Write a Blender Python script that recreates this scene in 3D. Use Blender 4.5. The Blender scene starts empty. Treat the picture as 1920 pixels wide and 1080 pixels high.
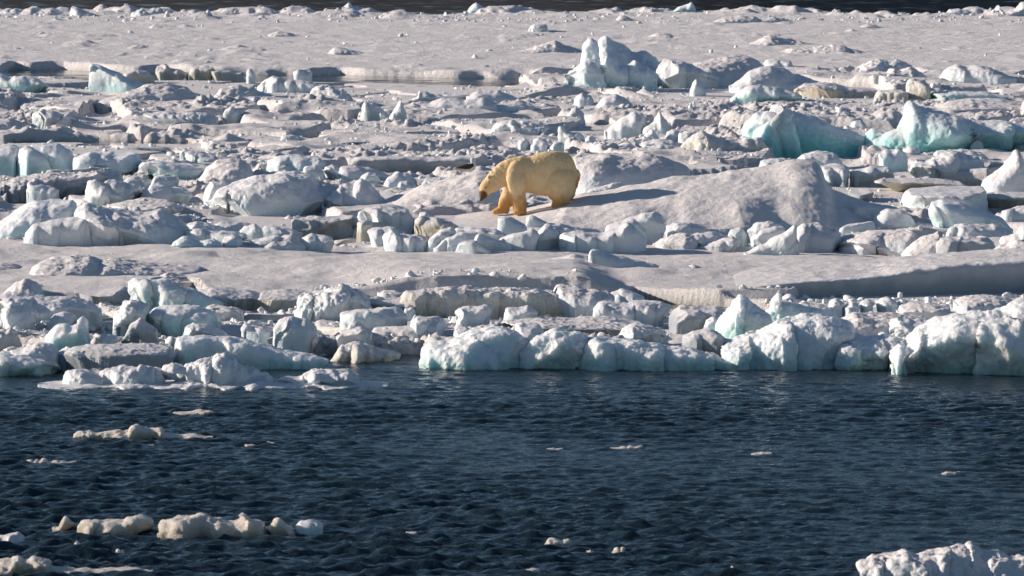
import bpy, bmesh, math, random
import numpy as np
from mathutils import Vector

random.seed(7); rng = np.random.default_rng(7)
scene = bpy.context.scene
COL = scene.collection

# ------------------------------------------------------------------ camera
CAM_H, FPX, TANP = 10.0, 12000.0, 895.0 / 12000.0
PITCH = math.atan(TANP)
cam_d = bpy.data.cameras.new('camera'); cam = bpy.data.objects.new('camera', cam_d)
COL.objects.link(cam); scene.camera = cam
cam.location = (0, 0, CAM_H); cam.rotation_euler = (math.pi / 2 - PITCH, 0, 0)
cam_d.sensor_width = 36; cam_d.lens = 36 * FPX / 1920
cam_d.clip_start = 1; cam_d.clip_end = 20000
cam_d.dof.use_dof = True; cam_d.dof.focus_distance = 142; cam_d.dof.aperture_fstop = 6.3

# ------------------------------------------------------------------ sky, sun, exposure
SUN_EL, SUN_AZ = math.radians(18), math.radians(-72)      # azimuth from +Y (away from the camera), negative = left
world = bpy.data.worlds.new('World'); scene.world = world; world.use_nodes = True
wn = world.node_tree.nodes; wl = world.node_tree.links
sky = wn.new('ShaderNodeTexSky'); sky.sky_type = 'NISHITA'; sky.sun_disc = False
sky.sun_elevation = SUN_EL; sky.sun_rotation = SUN_AZ
sky.dust_density = 0.2; sky.air_density = 1.0; sky.ozone_density = 3.0
wl.new(sky.outputs[0], wn['Background'].inputs[0]); wn['Background'].inputs[1].default_value = 0.06
sd = bpy.data.lights.new('sun', 'SUN'); sun = bpy.data.objects.new('sun', sd); COL.objects.link(sun)
sd.energy = 5.0; sd.angle = math.radians(0.5); sd.color = (1.0, 0.88, 0.77)
sv = Vector((math.sin(SUN_AZ) * math.cos(SUN_EL), math.cos(SUN_AZ) * math.cos(SUN_EL), math.sin(SUN_EL)))
sun.rotation_euler = sv.to_track_quat('Z', 'Y').to_euler()
scene.view_settings.view_transform = 'Standard'; scene.view_settings.look = 'None'
scene.view_settings.exposure = 0.42; scene.view_settings.gamma = 1.0

# ------------------------------------------------------------------ pixel <-> place (photo pixels, 1920 wide)
def ray(px, py):
    a = (np.asarray(px, float) - 960) / FPX; b = (540 - np.asarray(py, float)) / FPX
    c, s = math.cos(PITCH), math.sin(PITCH)
    return a, c + b * s, -s + b * c
def ground(px, py, z=0.0):
    x, y, w = ray(px, py); t = (z - CAM_H) / w
    return x * t, y * t
def at_plane(px, py, Y):
    x, y, w = ray(px, py); t = Y / y
    return x * t, CAM_H + w * t
def to_px(X, Y, Z):
    c, s = math.cos(PITCH), math.sin(PITCH); Z = Z - CAM_H
    d = Y * c - Z * s; u = Y * s + Z * c
    return 960 + FPX * X / d, 540 - FPX * u / d

# ------------------------------------------------------------------ noise in numpy
def _h(ix, iy, iz, k=0):
    n = (ix.astype(np.int64) * 374761393 + iy.astype(np.int64) * 668265263 + iz.astype(np.int64) * 2147483647 + k * 1274126177) & 0xffffffff
    n = ((n ^ (n >> 13)) * 1274126177) & 0xffffffff
    n = ((n ^ (n >> 16)) * 2246822519) & 0xffffffff
    return ((n ^ (n >> 15)) & 0xffffff) / float(0xffffff)
def vnoise(x, y, z=None, k=0):
    if z is None: z = np.zeros_like(x)
    fx, fy, fz = np.floor(x), np.floor(y), np.floor(z)
    u, v, w = x - fx, y - fy, z - fz
    u = u * u * u * (u * (u * 6 - 15) + 10); v = v * v * v * (v * (v * 6 - 15) + 10); w = w * w * w * (w * (w * 6 - 15) + 10)
    r = 0
    for a in (0, 1):
        for b in (0, 1):
            for c in (0, 1):
                r = r + _h(fx + a, fy + b, fz + c, k) * (u if a else 1 - u) * (v if b else 1 - v) * (w if c else 1 - w)
    return r * 2 - 1
def vnoise2(x, y, k=0):
    fx, fy = np.floor(x), np.floor(y); u, v = x - fx, y - fy
    u = u * u * (3 - 2 * u); v = v * v * (3 - 2 * v); zz = np.zeros_like(fx); r = 0
    for a in (0, 1):
        for b in (0, 1):
            r = r + _h(fx + a, fy + b, zz, k) * (u if a else 1 - u) * (v if b else 1 - v)
    return r * 2 - 1
def fbm2(x, y, o=4, k=0):
    r = 0; a = 1.0
    for i in range(o):
        r = r + a * vnoise2(x * 2 ** i + 17.3 * i, y * 2 ** i + 5.1 * i, k + i); a *= 0.5
    return r
def worley(x, y, z, k=0):
    fx, fy, fz = np.floor(x), np.floor(y), np.floor(z); best = np.full(x.shape, 9.0)
    for a in (-1, 0, 1):
        for b in (-1, 0, 1):
            for c in (-1, 0, 1):
                cx, cy, cz = fx + a, fy + b, fz + c
                d = (cx + _h(cx, cy, cz, k) - x) ** 2 + (cy + _h(cx, cy, cz, k + 1) - y) ** 2 + (cz + _h(cx, cy, cz, k + 2) - z) ** 2
                best = np.minimum(best, d)
    return np.sqrt(best)
def cells2(x, y, k=0):
    fx, fy = np.floor(x), np.floor(y); d1 = np.full(x.shape, 9.0); d2 = d1.copy(); cid = np.zeros(x.shape); zz = np.zeros_like(fx)
    for a in (-1, 0, 1):
        for b in (-1, 0, 1):
            cx, cy = fx + a, fy + b
            d = np.sqrt((cx + _h(cx, cy, zz, k) - x) ** 2 + (cy + _h(cx, cy, zz, k + 1) - y) ** 2); v = _h(cx, cy, zz, k + 2)
            m = d < d1
            d2 = np.where(m, d1, np.minimum(d2, d)); cid = np.where(m, v, cid); d1 = np.where(m, d, d1)
    return d1, d2, cid
def sstep(a, b, x):
    t = np.clip((x - a) / (b - a), 0, 1); return t * t * (3 - 2 * t)

# ------------------------------------------------------------------ mesh and tag helpers
def raw_mesh(name, v, quads=None, tris=None, mat=None, attr=None):
    me = bpy.data.meshes.new(name)
    v = np.ascontiguousarray(v, np.float32); nq = 0 if quads is None else len(quads); nt = 0 if tris is None else len(tris)
    me.vertices.add(len(v)); me.vertices.foreach_set('co', v.ravel())
    li = []
    if nq: li.append(np.asarray(quads, np.int32).ravel())
    if nt: li.append(np.asarray(tris, np.int32).ravel())
    li = np.concatenate(li); me.loops.add(len(li)); me.loops.foreach_set('vertex_index', li)
    tot = np.concatenate([np.full(nq, 4, np.int32), np.full(nt, 3, np.int32)])
    me.polygons.add(nq + nt)
    me.polygons.foreach_set('loop_start', np.concatenate([[0], np.cumsum(tot)[:-1]]).astype(np.int32))
    me.polygons.foreach_set('use_smooth', np.ones(nq + nt, bool))
    if attr:
        for nm, val in attr.items():
            at = me.attributes.new(nm, 'FLOAT', 'POINT'); at.data.foreach_set('value', np.asarray(val, np.float32))
    me.update(calc_edges=True); me.validate()
    if mat: me.materials.append(mat)
    return me
def link(name, me, parent=None, loc=(0, 0, 0)):
    o = bpy.data.objects.new(name, me); COL.objects.link(o); o.location = loc
    if parent is not None: o.parent = parent
    return o
def tag(o, label=None, cat=None, group=None, kind=None):
    if label: o['label'] = label
    if cat: o['category'] = cat
    if group: o['group'] = group
    if kind: o['kind'] = kind
    return o
def grid_quads(n, m):
    i = np.arange(n - 1)[:, None] * m + np.arange(m - 1)[None, :]
    return np.stack([i, i + 1, i + m + 1, i + m], -1).reshape(-1, 4)

# ------------------------------------------------------------------ materials
def ramp(nt, src, p0, p1, c0=(0, 0, 0, 1), c1=(1, 1, 1, 1)):
    r = nt.nodes.new('ShaderNodeValToRGB'); r.color_ramp.elements[0].position = p0; r.color_ramp.elements[1].position = p1
    r.color_ramp.elements[0].color = c0; r.color_ramp.elements[1].color = c1
    nt.links.new(src, r.inputs[0]); return r.outputs[0]
def mixc(nt, f, a, b):
    m = nt.nodes.new('ShaderNodeMix'); m.data_type = 'RGBA'
    for s, v in ((0, f), (6, a), (7, b)):
        if hasattr(v, 'links'): nt.links.new(v, m.inputs[s])
        else: m.inputs[s].default_value = v if s == 0 else (*v, 1)
    return m.outputs[2]
def mth(nt, op, a, b=0.0, clamp=False):
    m = nt.nodes.new('ShaderNodeMath'); m.operation = op; m.use_clamp = clamp
    for s, v in ((0, a), (1, b)):
        if hasattr(v, 'links'): nt.links.new(v, m.inputs[s])
        else: m.inputs[s].default_value = v
    return m.outputs[0]
def noise(nt, vec, scale, detail=4, rough=.55):
    n = nt.nodes.new('ShaderNodeTexNoise'); n.inputs['Scale'].default_value = scale
    n.inputs['Detail'].default_value = detail; n.inputs['Roughness'].default_value = rough
    nt.links.new(vec, n.inputs['Vector']); return n.outputs[0]
def ice_mat(name, snow, ice, deep, band=(0.0, .7), sss=.15, cap=(.45, .8), bump=.5, rough=.45, dirt=None):
    m = bpy.data.materials.new(name); m.use_nodes = True; nt = m.node_tree; N = nt.nodes
    b = N['Principled BSDF']; tc = N.new('ShaderNodeTexCoord'); geo = N.new('ShaderNodeNewGeometry')
    oc = tc.outputs['Object']; pos = geo.outputs['Position']
    sx = N.new('ShaderNodeSeparateXYZ'); nt.links.new(oc, sx.inputs[0])
    sn = N.new('ShaderNodeSeparateXYZ'); nt.links.new(geo.outputs['Normal'], sn.inputs[0])
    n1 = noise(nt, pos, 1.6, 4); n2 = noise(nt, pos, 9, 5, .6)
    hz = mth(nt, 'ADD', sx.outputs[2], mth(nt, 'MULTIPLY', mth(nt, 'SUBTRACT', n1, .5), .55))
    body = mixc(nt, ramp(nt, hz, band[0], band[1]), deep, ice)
    if dirt: body = mixc(nt, mth(nt, 'MULTIPLY', ramp(nt, n2, .45, .65), .6), body, dirt)
    cp = mth(nt, 'ADD', sn.outputs[2], mth(nt, 'MULTIPLY', mth(nt, 'SUBTRACT', n2, .5), .5))
    cp = ramp(nt, cp, cap[0], cap[1])
    col = mixc(nt, cp, body, snow)
    col = mixc(nt, mth(nt, 'MULTIPLY', ramp(nt, n1, .35, .7), .12), col, (.62, .60, .60))
    nt.links.new(col, b.inputs['Base Color']); b.inputs['Roughness'].default_value = rough
    b.inputs['Specular IOR Level'].default_value = .35
    if sss:
        b.inputs['Subsurface Weight'].default_value = sss; b.inputs['Subsurface Radius'].default_value = (.6, .85, 1.0)
        b.inputs['Subsurface Scale'].default_value = .30
    f1 = noise(nt, pos, 26, 5, .75); f2 = noise(nt, pos, 7, 3, .5)
    b1 = N.new('ShaderNodeBump'); b1.inputs['Strength'].default_value = bump; b1.inputs['Distance'].default_value = .05
    nt.links.new(f2, b1.inputs['Height'])
    b2 = N.new('ShaderNodeBump'); b2.inputs['Strength'].default_value = bump; b2.inputs['Distance'].default_value = .045
    nt.links.new(f1, b2.inputs['Height']); nt.links.new(b1.outputs[0], b2.inputs['Normal'])
    nt.links.new(b2.outputs[0], b.inputs['Normal'])
    return m
SNOW = (.79, .745, .725)
M = {
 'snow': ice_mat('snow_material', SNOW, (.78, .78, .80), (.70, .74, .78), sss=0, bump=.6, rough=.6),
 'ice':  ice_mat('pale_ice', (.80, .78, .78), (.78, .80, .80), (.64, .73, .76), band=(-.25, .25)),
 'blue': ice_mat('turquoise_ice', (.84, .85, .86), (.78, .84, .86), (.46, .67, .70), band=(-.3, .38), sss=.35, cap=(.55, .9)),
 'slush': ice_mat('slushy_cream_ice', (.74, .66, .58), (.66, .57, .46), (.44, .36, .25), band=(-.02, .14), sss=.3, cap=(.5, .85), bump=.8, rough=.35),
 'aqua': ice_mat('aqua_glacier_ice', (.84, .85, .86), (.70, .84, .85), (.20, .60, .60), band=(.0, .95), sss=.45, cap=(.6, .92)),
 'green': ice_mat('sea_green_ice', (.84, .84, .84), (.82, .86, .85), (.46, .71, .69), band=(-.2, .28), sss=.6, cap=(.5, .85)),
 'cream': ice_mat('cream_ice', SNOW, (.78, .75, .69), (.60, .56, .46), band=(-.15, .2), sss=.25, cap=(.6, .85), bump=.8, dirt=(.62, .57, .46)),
 'grey': ice_mat('grey_shaded_ice', SNOW, (.56, .56, .58), (.30, .34, .36), band=(-.1, .4), sss=.2, cap=(.6, .9)),  # grey ice; also darkens walls that only lie in shade
}
# ------------------------------------------------------------------ water (real wavelets near, growing sheet to the horizon)
def build_water():
    ys = [60.0]
    while ys[-1] < 130: ys.append(ys[-1] + .036)
    while ys[-1] < 350: ys.append(ys[-1] + .17)
    st = .2
    while ys[-1] < 9000: ys.append(ys[-1] + st); st *= 1.035
    ys = np.array(ys); nc = 1250
    s = np.linspace(-1, 1, nc)[None, :]; Y = np.repeat(ys[:, None], nc, 1); X = s * (Y * .11 + 9 + np.maximum(0, Y - 350) * .5)
    Z = np.zeros_like(X); near = ys < 131
    r = np.random.default_rng(3); Xn, Yn = X[near], Y[near]; Zn = np.zeros_like(Xn)
    gust = .75 + .45 * fbm2(Xn * .16, Yn * .07, 3, 5)
    for i in range(84):
        L = .11 * (.95 / .11) ** (r.random() ** 1.1); th = math.radians(262) + r.normal(0, .33); k = 2 * math.pi / L
        a = .0175 * L * (1.0 if L < .5 else .5)
        Zn += a * np.sin(k * (math.cos(th) * Xn + math.sin(th) * Yn) + r.random() * 6.283 + .8 * math.sin(i))
    Zn *= np.clip(gust, .35, 1.3) * .95 * (1 - .7 * sstep(104, 112, Yn))
    Z[near] = Zn * sstep(131, 124, Yn)
    far = (ys >= 131) & (ys < 352); Xn, Yn = X[far], Y[far]; Zf = np.zeros_like(Xn)
    for i in range(26):
        L = .75 * (3.0 / .75) ** r.random(); th = math.radians(262) + r.normal(0, .5); k = 2 * math.pi / L
        Zf += .0011 * min(L, 1.4) * np.sin(k * (math.cos(th) * Xn + math.sin(th) * Yn) + r.random() * 6.283)
    Z[far] = Zf * sstep(131, 136, Yn) * sstep(352, 345, Yn)
    v = np.stack([X, Y, Z], -1).reshape(-1, 3)
    m = bpy.data.materials.new('sea_water'); m.use_nodes = True; nt = m.node_tree; b = nt.nodes['Principled BSDF']
    b.inputs['Base Color'].default_value = (.017, .033, .044, 1); b.inputs['Roughness'].default_value = .06; b.inputs['IOR'].default_value = 1.333
    geo = nt.nodes.new('ShaderNodeNewGeometry')
    mp = nt.nodes.new('ShaderNodeMapping'); mp.inputs['Scale'].default_value = (1, 1.6, 1); nt.links.new(geo.outputs['Position'], mp.inputs[0])
    b1 = nt.nodes.new('ShaderNodeBump'); b1.inputs['Distance'].default_value = .05
    sp = nt.nodes.new('ShaderNodeSeparateXYZ'); nt.links.new(geo.outputs['Position'], sp.inputs[0]); mr = nt.nodes.new('ShaderNodeMapRange')
    nt.links.new(sp.outputs[1], mr.inputs[0]); mr.inputs[1].default_value = 112; mr.inputs[2].default_value = 150; mr.inputs[3].default_value = .7; mr.inputs[4].default_value = .06; nt.links.new(mr.outputs[0], b1.inputs['Strength'])
    nt.links.new(noise(nt, mp.outputs[0], 5, 5, .6), b1.inputs['Height']); nt.links.new(b1.outputs[0], b.inputs['Normal'])
    o = link('sea_water', raw_mesh('sea_water', v, grid_quads(*X.shape), mat=m)); tag(o, kind='structure')
build_water()

# dark mountainous coast across the strait: out of frame above, seen only as its reflection in the leads
def build_hills():
    n, mm = 160, 24; xs = np.linspace(-5200, 5200, n); v = np.zeros((n, mm, 3))
    for j in range(mm):
        t = j / (mm - 1); v[:, j, 0] = xs; v[:, j, 1] = 2600 + 1500 * t + 120 * fbm2(xs / 700, np.full(n, 3.0 + t), 3, 2)
        prof = math.sin(min(t / .8, 1) * math.pi / 2) if t < .8 else 1 - (t - .8) * 2
        v[:, j, 2] = -12 + prof * (330 + 120 * fbm2(xs / 900, np.full(n, 1.0), 4, 8)) + 40 * fbm2(xs / 200, np.full(n, t * 6), 3, 4) * t
    m = bpy.data.materials.new('bare_rock'); m.use_nodes = True; nt = m.node_tree; b = nt.nodes['Principled BSDF']
    geo = nt.nodes.new('ShaderNodeNewGeometry')
    nt.links.new(mixc(nt, ramp(nt, noise(nt, geo.outputs['Position'], .01, 6), .45, .6), (.045, .036, .034), (.08, .065, .06)), b.inputs['Base Color'])
    b.inputs['Roughness'].default_value = .95
    tag(link('hills', raw_mesh('hills', v.reshape(-1, 3), grid_quads(n, mm), mat=m)), kind='structure')
build_hills()

# ------------------------------------------------------------------ pack ice sheet
LEADS = [  # (px polyline of centre, half height px) : strips of open water in the sheet
    ([(-40, 134), (120, 136), (250, 143), (420, 146), (640, 147), (860, 152), (1030, 155)], 5.5),
    ([(1180, 158), (1420, 158), (1560, 166), (1700, 172)], 1.8),
    ([(470, 574), (520, 572), (556, 573)], 5),
    ([(395, 390), (520, 397), (640, 400)], 2.2), ([(740, 427), (800, 431), (830, 436)], 3),
    ([(-40, 265), (200, 266), (420, 268)], 1.2), ([(120, 210), (260, 213)], 1.6), ([(270, 328), (330, 329)], 3),
    ([(1120, 562), (1300, 575), (1500, 588)], 2), ([(230, 560), (420, 556)], 2), ([(1040, 232), (1200, 234)], 1),
    ([(1500, 346), (1700, 350), (1960, 356)], 2.2), ([(1420, 290), (1640, 288)], 1.5),
    ([(1480, 548), (1560, 545), (1700, 540), (1960, 522)], 1.6), ([(-40, 380), (90, 378), (160, 372)], 2.5),
]
FRONT = [(-400, 690), (0, 690), (120, 680), (190, 672), (330, 668), (560, 668), (640, 664), (790, 664), (860, 675), (1100, 675), (1300, 676), (1500, 676), (1700, 680), (1920, 684), (2400, 690)]
BACK = [(-400, 18), (0, 22), (200, 19), (330, 25), (560, 25), (760, 28), (900, 22), (1150, 19), (1300, 18), (1500, 20), (1700, 26), (1900, 22), (2400, 20)]
def iceheight(X, Y):
    """height of the pack ice sheet above the water at places X, Y"""
    px, py = to_px(X, Y, np.full(X.shape, .3))
    d1, d2, cid = cells2(X / 5.2 + .35 * vnoise2(X / 2, Y / 2, 3), Y / 8.5 + .3 * vnoise2(X / 2.4, Y / 3, 4), 11)
    flatA = sstep(448, 462, py) * sstep(562, 548, py)                     # broad snow floe in front of the bear
    flatB = sstep(134, 126, py)                                           # far snow plain
    mid = 1 - np.maximum(flatA, flatB)
    und = fbm2(X / 7, Y / 9, 4, 21)
    z = .32 + .07 * und * (1 - .6 * flatB)
    z = z + .32 * sstep(600, 800, px) * sstep(1180, 1070, px) * sstep(460, 545, py) * sstep(572, 566, py)
    z = z + mid * ((cid - .5) * .36 + .10 * fbm2(X / 1.6, Y / 2.2, 3, 9))
    gap = sstep(.16, .03, d2 - d1) * sstep(.25, .6, vnoise2(X / 6, Y / 9, 31) * .5 + .6)
    z = z - mid * gap * (.35 + z * .6)
    rub = sstep(-.15, .25, vnoise2(X / 4.5, Y / 6.5, 41) + .5 * vnoise2(X / 1.5, Y / 2, 42)) * mid
    near = sstep(540, 580, py); rub = np.maximum(rub, near * .9)
    w = worley(X / .42, Y / .5, np.zeros_like(X), 51); w2 = worley(X / .19, Y / .22, np.ones_like(X), 54)
    z = z + rub * ((.26 - .08 * near) * np.clip(.75 - w, 0, 1) + .15 * np.clip(.75 - w2, 0, 1) - .03) * np.clip(.6 + .8 * vnoise2(X / 1.3, Y / 1.9, 44), .15, 1.6)
    # wind-carved snow on the flat parts
    sm = 1 - rub * .7
    z = z + sm * (.035 * fbm2(X / .9, Y / 1.3, 4, 61) + .10 * flatA * vnoise2(X / 3.4, Y / 3.2, 64) + .05 * np.clip(vnoise2(X / 1.4, Y / 2.4, 66) - .25, 0, 1) * 3 * (.4 - .1 * flatB) + .11 * flatB * np.clip(fbm2(X / 1.8, Y / 4, 4, 68) - .55, 0, 1))
    z = z - near * .05
    _, py0 = to_px(X, Y, np.zeros(X.shape)); ppm = (py0 + 355) / 10
    for pl, hw in LEADS:
        xs = np.array([p[0] for p in pl], float); yy = np.array([p[1] for p in pl], float)
        yc = np.interp(px, xs, yy) + 1.5 * vnoise2(X / 2.2, Y * 0 + hw, 71); hh = hw * (1 + .4 * vnoise2(X / 1.1, Y * 0 + hw * 3, 72))
        ends = (1 - sstep(xs[0] - 1, xs[0] + 70, px) * sstep(xs[-1] + 1, xs[-1] - 70, px)) * 30
        lo, hi = yc - hh + ends, yc + hh + .13 * ppm - ends
        near_ = sstep(lo - 1, lo, py0) * sstep(hi + .9 * ppm, hi + .3 * ppm, py0)
        z = z * (1 - near_) + np.minimum(z, .12 + .25 * z * 0) * near_
        z = z - 1.1 * sstep(lo - .5, lo + .5, py0) * sstep(hi + .5, hi - .5, py0)
    fy = np.interp(px, [p[0] for p in FRONT], [p[1] for p in FRONT]) + 3 * vnoise2(X / 1.5, Y * 0, 81)
    by = np.interp(px, [p[0] for p in BACK], [p[1] for p in BACK]) + 2 * fbm2(X / 3, Y * 0, 3, 82)
    z = z - 1.3 * sstep(fy - 3, fy + 3, py0) - 1.3 * sstep(by + .8, by - .8, py)
    z = z + .28 * sstep(by + 11, by + 3, py) * np.clip(fbm2(X / 1.1, Y / 3, 3, 91) + .1, 0, 1)
    return np.maximum(z, -.8)
def build_sheet():
    ys = [110.0]
    while ys[-1] < 345: ys.append(ys[-1] + .085 + max(0, ys[-1] - 150) * .0012)
    ys = np.array(ys); nc = 1450; s = np.linspace(-1, 1, nc)[None, :]
    Y = np.repeat(ys[:, None], nc, 1); X = s * (Y * .098 + 11)
    Z = iceheight(X, Y)
    v = np.stack([X, Y, Z], -1).reshape(-1, 3)
    print('sheet', X.shape)
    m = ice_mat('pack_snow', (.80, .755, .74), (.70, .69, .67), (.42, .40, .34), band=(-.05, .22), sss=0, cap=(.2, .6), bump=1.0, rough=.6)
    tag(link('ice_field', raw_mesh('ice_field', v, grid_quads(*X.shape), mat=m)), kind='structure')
    return X, Y, Z
build_sheet()
def zat(X, Y):
    return float(iceheight(np.array([[X]]), np.array([[Y]]))[0, 0])

# ------------------------------------------------------------------ ice blocks
OFF = {'A0': (0, 0), 'A1': (640, 0), 'A2': (1280, 0), 'B0': (0, 230), 'B1': (640, 230), 'B2': (1280, 230),
       'C0': (0, 460), 'C1': (640, 460), 'C2': (1280, 460), 'D0': (0, 740), 'D1': (640, 740), 'D2': (1280, 740)}
def loft(cr, pts, base, d=.6, p=3.0, turn=0.0, skew=0.0, rough=1.0, lump=.5, wet=False, zg=None, seed=0, back=None, sink=.45, fine=1.0, emin=None, rim=False, facet=1.0):
    """closed block whose top edge runs through pts (thirds of photo pixels inside crop cr) and whose front foot is at base"""
    ox, oy = OFF[cr]
    P = np.array([[float(a) for a in q.split(',')] for q in pts.split()]); P = P / 3 + np.array([ox, oy]); by = base / 3 + oy
    if zg is None: zg = 0.0 if wet else .3
    _, Yb = ground(960, by, zg); Yb = float(Yb)
    mppx = Yb / FPX
    X, Z = at_plane(P[:, 0], P[:, 1], Yb + (.25 if rim else d * (1.0 if p < 3 else 1.5))); Z = Z - zg
    w = X.max() - X.min(); hmax = max(Z.max(), .06)
    seg = np.hypot(np.diff(X), np.diff(Z)); cum = np.concatenate([[0], np.cumsum(seg)])
    step = max(.018, 2.0 * mppx / .533 * .5) / fine
    n = int(np.clip(cum[-1] / step, 18, 380)); t = np.linspace(0, cum[-1], n)
    Xs = np.interp(t, cum, X); Zs = np.interp(t, cum, Z)
    kk = max(1, int(n * .012)); ker = np.ones(2 * kk + 1) / (2 * kk + 1)
    sm = lambda a: np.convolve(np.pad(a, kk, 'edge'), ker, 'valid')
    Xs, Zs = sm(Xs), sm(Zs)
    r2 = seed * 7.13
    Zs = Zs + min(hmax * .04, .02) * rough * (0 if d > 1.2 or rim else 1) * vnoise(Xs / .16 + r2, Xs * 0, Xs * 0 + seed)
    if wet and d < .25: Zs = Zs * (.45 + 1.1 * np.abs(vnoise(Xs / .10 + r2, Xs * 0, Xs * 0 + 5)))
    Zs = np.maximum(Zs, .015)
    if emin is None: emin = .35 if p < 3 else .6
    re = min(d * .9, w * .28) + 1e-6; de = np.minimum(Xs - Xs.min(), Xs.max() - Xs)
    e = emin + (1 - emin) * np.sqrt(np.clip(1 - (1 - np.clip(de / re, 0, 1)) ** 2, 0, 1))
    e = e * (1 + (.38 if wet and d < .8 else .07) * vnoise(Xs / (.22 if wet else .9) + r2, Xs * 0 + 3, Xs * 0))
    per = d * ((back or 1) + 1) + 2 * hmax; m = int(np.clip(per / (step * 1.8), 16, 130)); pp = min(p, 7)
    g = np.linspace(0, 1, 500); g = np.unique(np.concatenate([g, (1 - g ** pp) ** (1 / pp)])); gz = np.maximum(1 - g ** pp, 0) ** (1 / pp)
    cvf = np.concatenate([-g[::-1], g[1:]]); czf = np.concatenate([gz[::-1], gz[1:]])
    fx_ = cvf * d * np.where(cvf > 0, (back or 1), 1); fz_ = czf * hmax
    cl = np.concatenate([[0], np.cumsum(np.hypot(np.diff(fx_), np.diff(fz_)))]); tl = np.linspace(0, cl[-1], m)
    cv, cz = np.interp(tl, cl, cvf), np.interp(tl, cl, czf)
    # rings: caps collapse to the section's middle
    idx = np.concatenate([[0, 0, 0], np.arange(n), [n - 1] * 3]); sc = np.concatenate([[.02, .45, .8], np.ones(n), [.8, .45, .02]])
    xx = Xs[idx]; zz = Zs[idx]; ee = e[idx]
    V = cv[None, :] * (d * ee * sc)[:, None]; bk = (back or 1.0); V = np.where(V > 0, V * bk, V)
    ZZ = cz[None, :] * (zz)[:, None]
    ZZ = np.where(sc[:, None] < 1, zz[:, None] * .5 + (ZZ - zz[:, None] * .5) * sc[:, None], ZZ)
    XX = np.repeat(xx[:, None], m, 1)
    ZZ[:, 0] = -sink; ZZ[:, -1] = -sink
    xc = (X.min() + X.max()) / 2
    if p >= 3.5:   # broken slabs: top dips a little towards the camera on one side, front face planar with cleaved steps
        ZZ = ZZ * (1 + .10 * cv[None, :] * np.sin(seed * 1.7))
    facet = facet * min(1, rough)
    if facet and p >= 2.4:   # cleaved faces: corners cut by planes, long fronts broken into angled facets
        rf = np.random.default_rng(seed * 13 + 5); hw = max(w / 2, .05)
        if not rim:
            for _ in range(6):
                nx, ny, nz = rf.normal(0, 1), rf.normal(0, 1), rf.uniform(-.35, .55); L_ = math.sqrt(nx * nx + ny * ny + nz * nz); nx, ny, nz = nx / L_, ny / L_, nz / L_
                ov = np.maximum((XX - xc) / hw * nx + V / d * ny + (ZZ / hmax * 2 - 1) * nz - rf.uniform(.80, 1.12), 0); ov = np.minimum(ov, .4) * facet
                XX = XX - ov * nx * hw; V = V - ov * ny * d; ZZ = ZZ - ov * nz * hmax * .5
        per_ = rf.uniform(.7, 1.4) * max(min(hmax, 1.2), .3) * 1.6; ph_ = XX / per_ + .8 * vnoise(XX / per_ * .6 + r2, ZZ / per_ * .7, ZZ * 0 + seed)
        tw = np.abs((ph_ % 1) - .72) / .72; V = V + facet * min(d * .35, .35 * min(hmax, 1.2)) * (tw - .5) * (w > 1.2 * per_)
    V = V + turn * (XX - xc) + skew * ZZ
    co = np.stack([XX, V, ZZ], -1)
    du = np.gradient(co, axis=0); dv = np.gradient(co, axis=1); nr = np.cross(dv, du); L = np.linalg.norm(nr, axis=-1, keepdims=True); nr = nr / np.maximum(L, 1e-9)
    if nr[n // 2, m // 2, 2] < 0: nr = -nr
    s = min(max(hmax, .15), 1.2); a = co[..., 0] + r2; b = co[..., 1] + r2 * .7; c = co[..., 2]
    f = 1.0 / (s * 1.1)
    dn = .065 * s * (np.abs(vnoise(a * f, b * f, c * f, 1)) * -2 + .6) * rough
    f = 2.6 / s; dn = dn + .032 * s * vnoise(a * f, b * f, c * f, 2) * rough + rough * .010 * vnoise(a * 9, b * 9, c * 9, 12) + rough * .006 * vnoise(a * 21, b * 21, c * 21, 13)
    dn = dn + (.03 * vnoise(a * 1.3, b * 1.0, c * 1.3, 14) + .012 * vnoise(a * 4.5, b * 3.5, c * 4, 15)) * (1.0 if (rim or d > 1.2) else .4)
    if lump > 0:
        dn = dn + lump * .10 * min(s, .6) * (.62 - worley(a / .22, b / .22, c / .22, 5)) + lump * .06 * min(s, .5) * (.62 - worley(a / .09, b / .09, c / .09, 7)) + (lump * .035 * min(s, .5) * (.62 - worley(a / .045, b / .045, c / .045, 9)) if Yb < 136 else 0)
    amp = np.clip(zz / (.35 * s + .02), .25, 1)[:, None]
    co = co + nr * (dn * amp)[..., None]
    # keep the traced outline's height where noise moved the top
    co[..., 1] += Yb + d
    return co, (xc, Yb + d, zg)
def joinlofts(parts):
    vs, qs, k = [], [], 0; org = parts[0][1]
    for co, _ in parts:
        a, b = co.shape[:2]; vs.append(co.reshape(-1, 3)); qs.append(grid_quads(a, b)[:, ::-1] + k); k += a * b
    v = np.concatenate(vs).astype(float)
    v[:, 0] -= org[0]; v[:, 1] -= org[1]
    return v, np.concatenate(qs), org
BLOCKS = []; seedc = [0]
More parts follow.
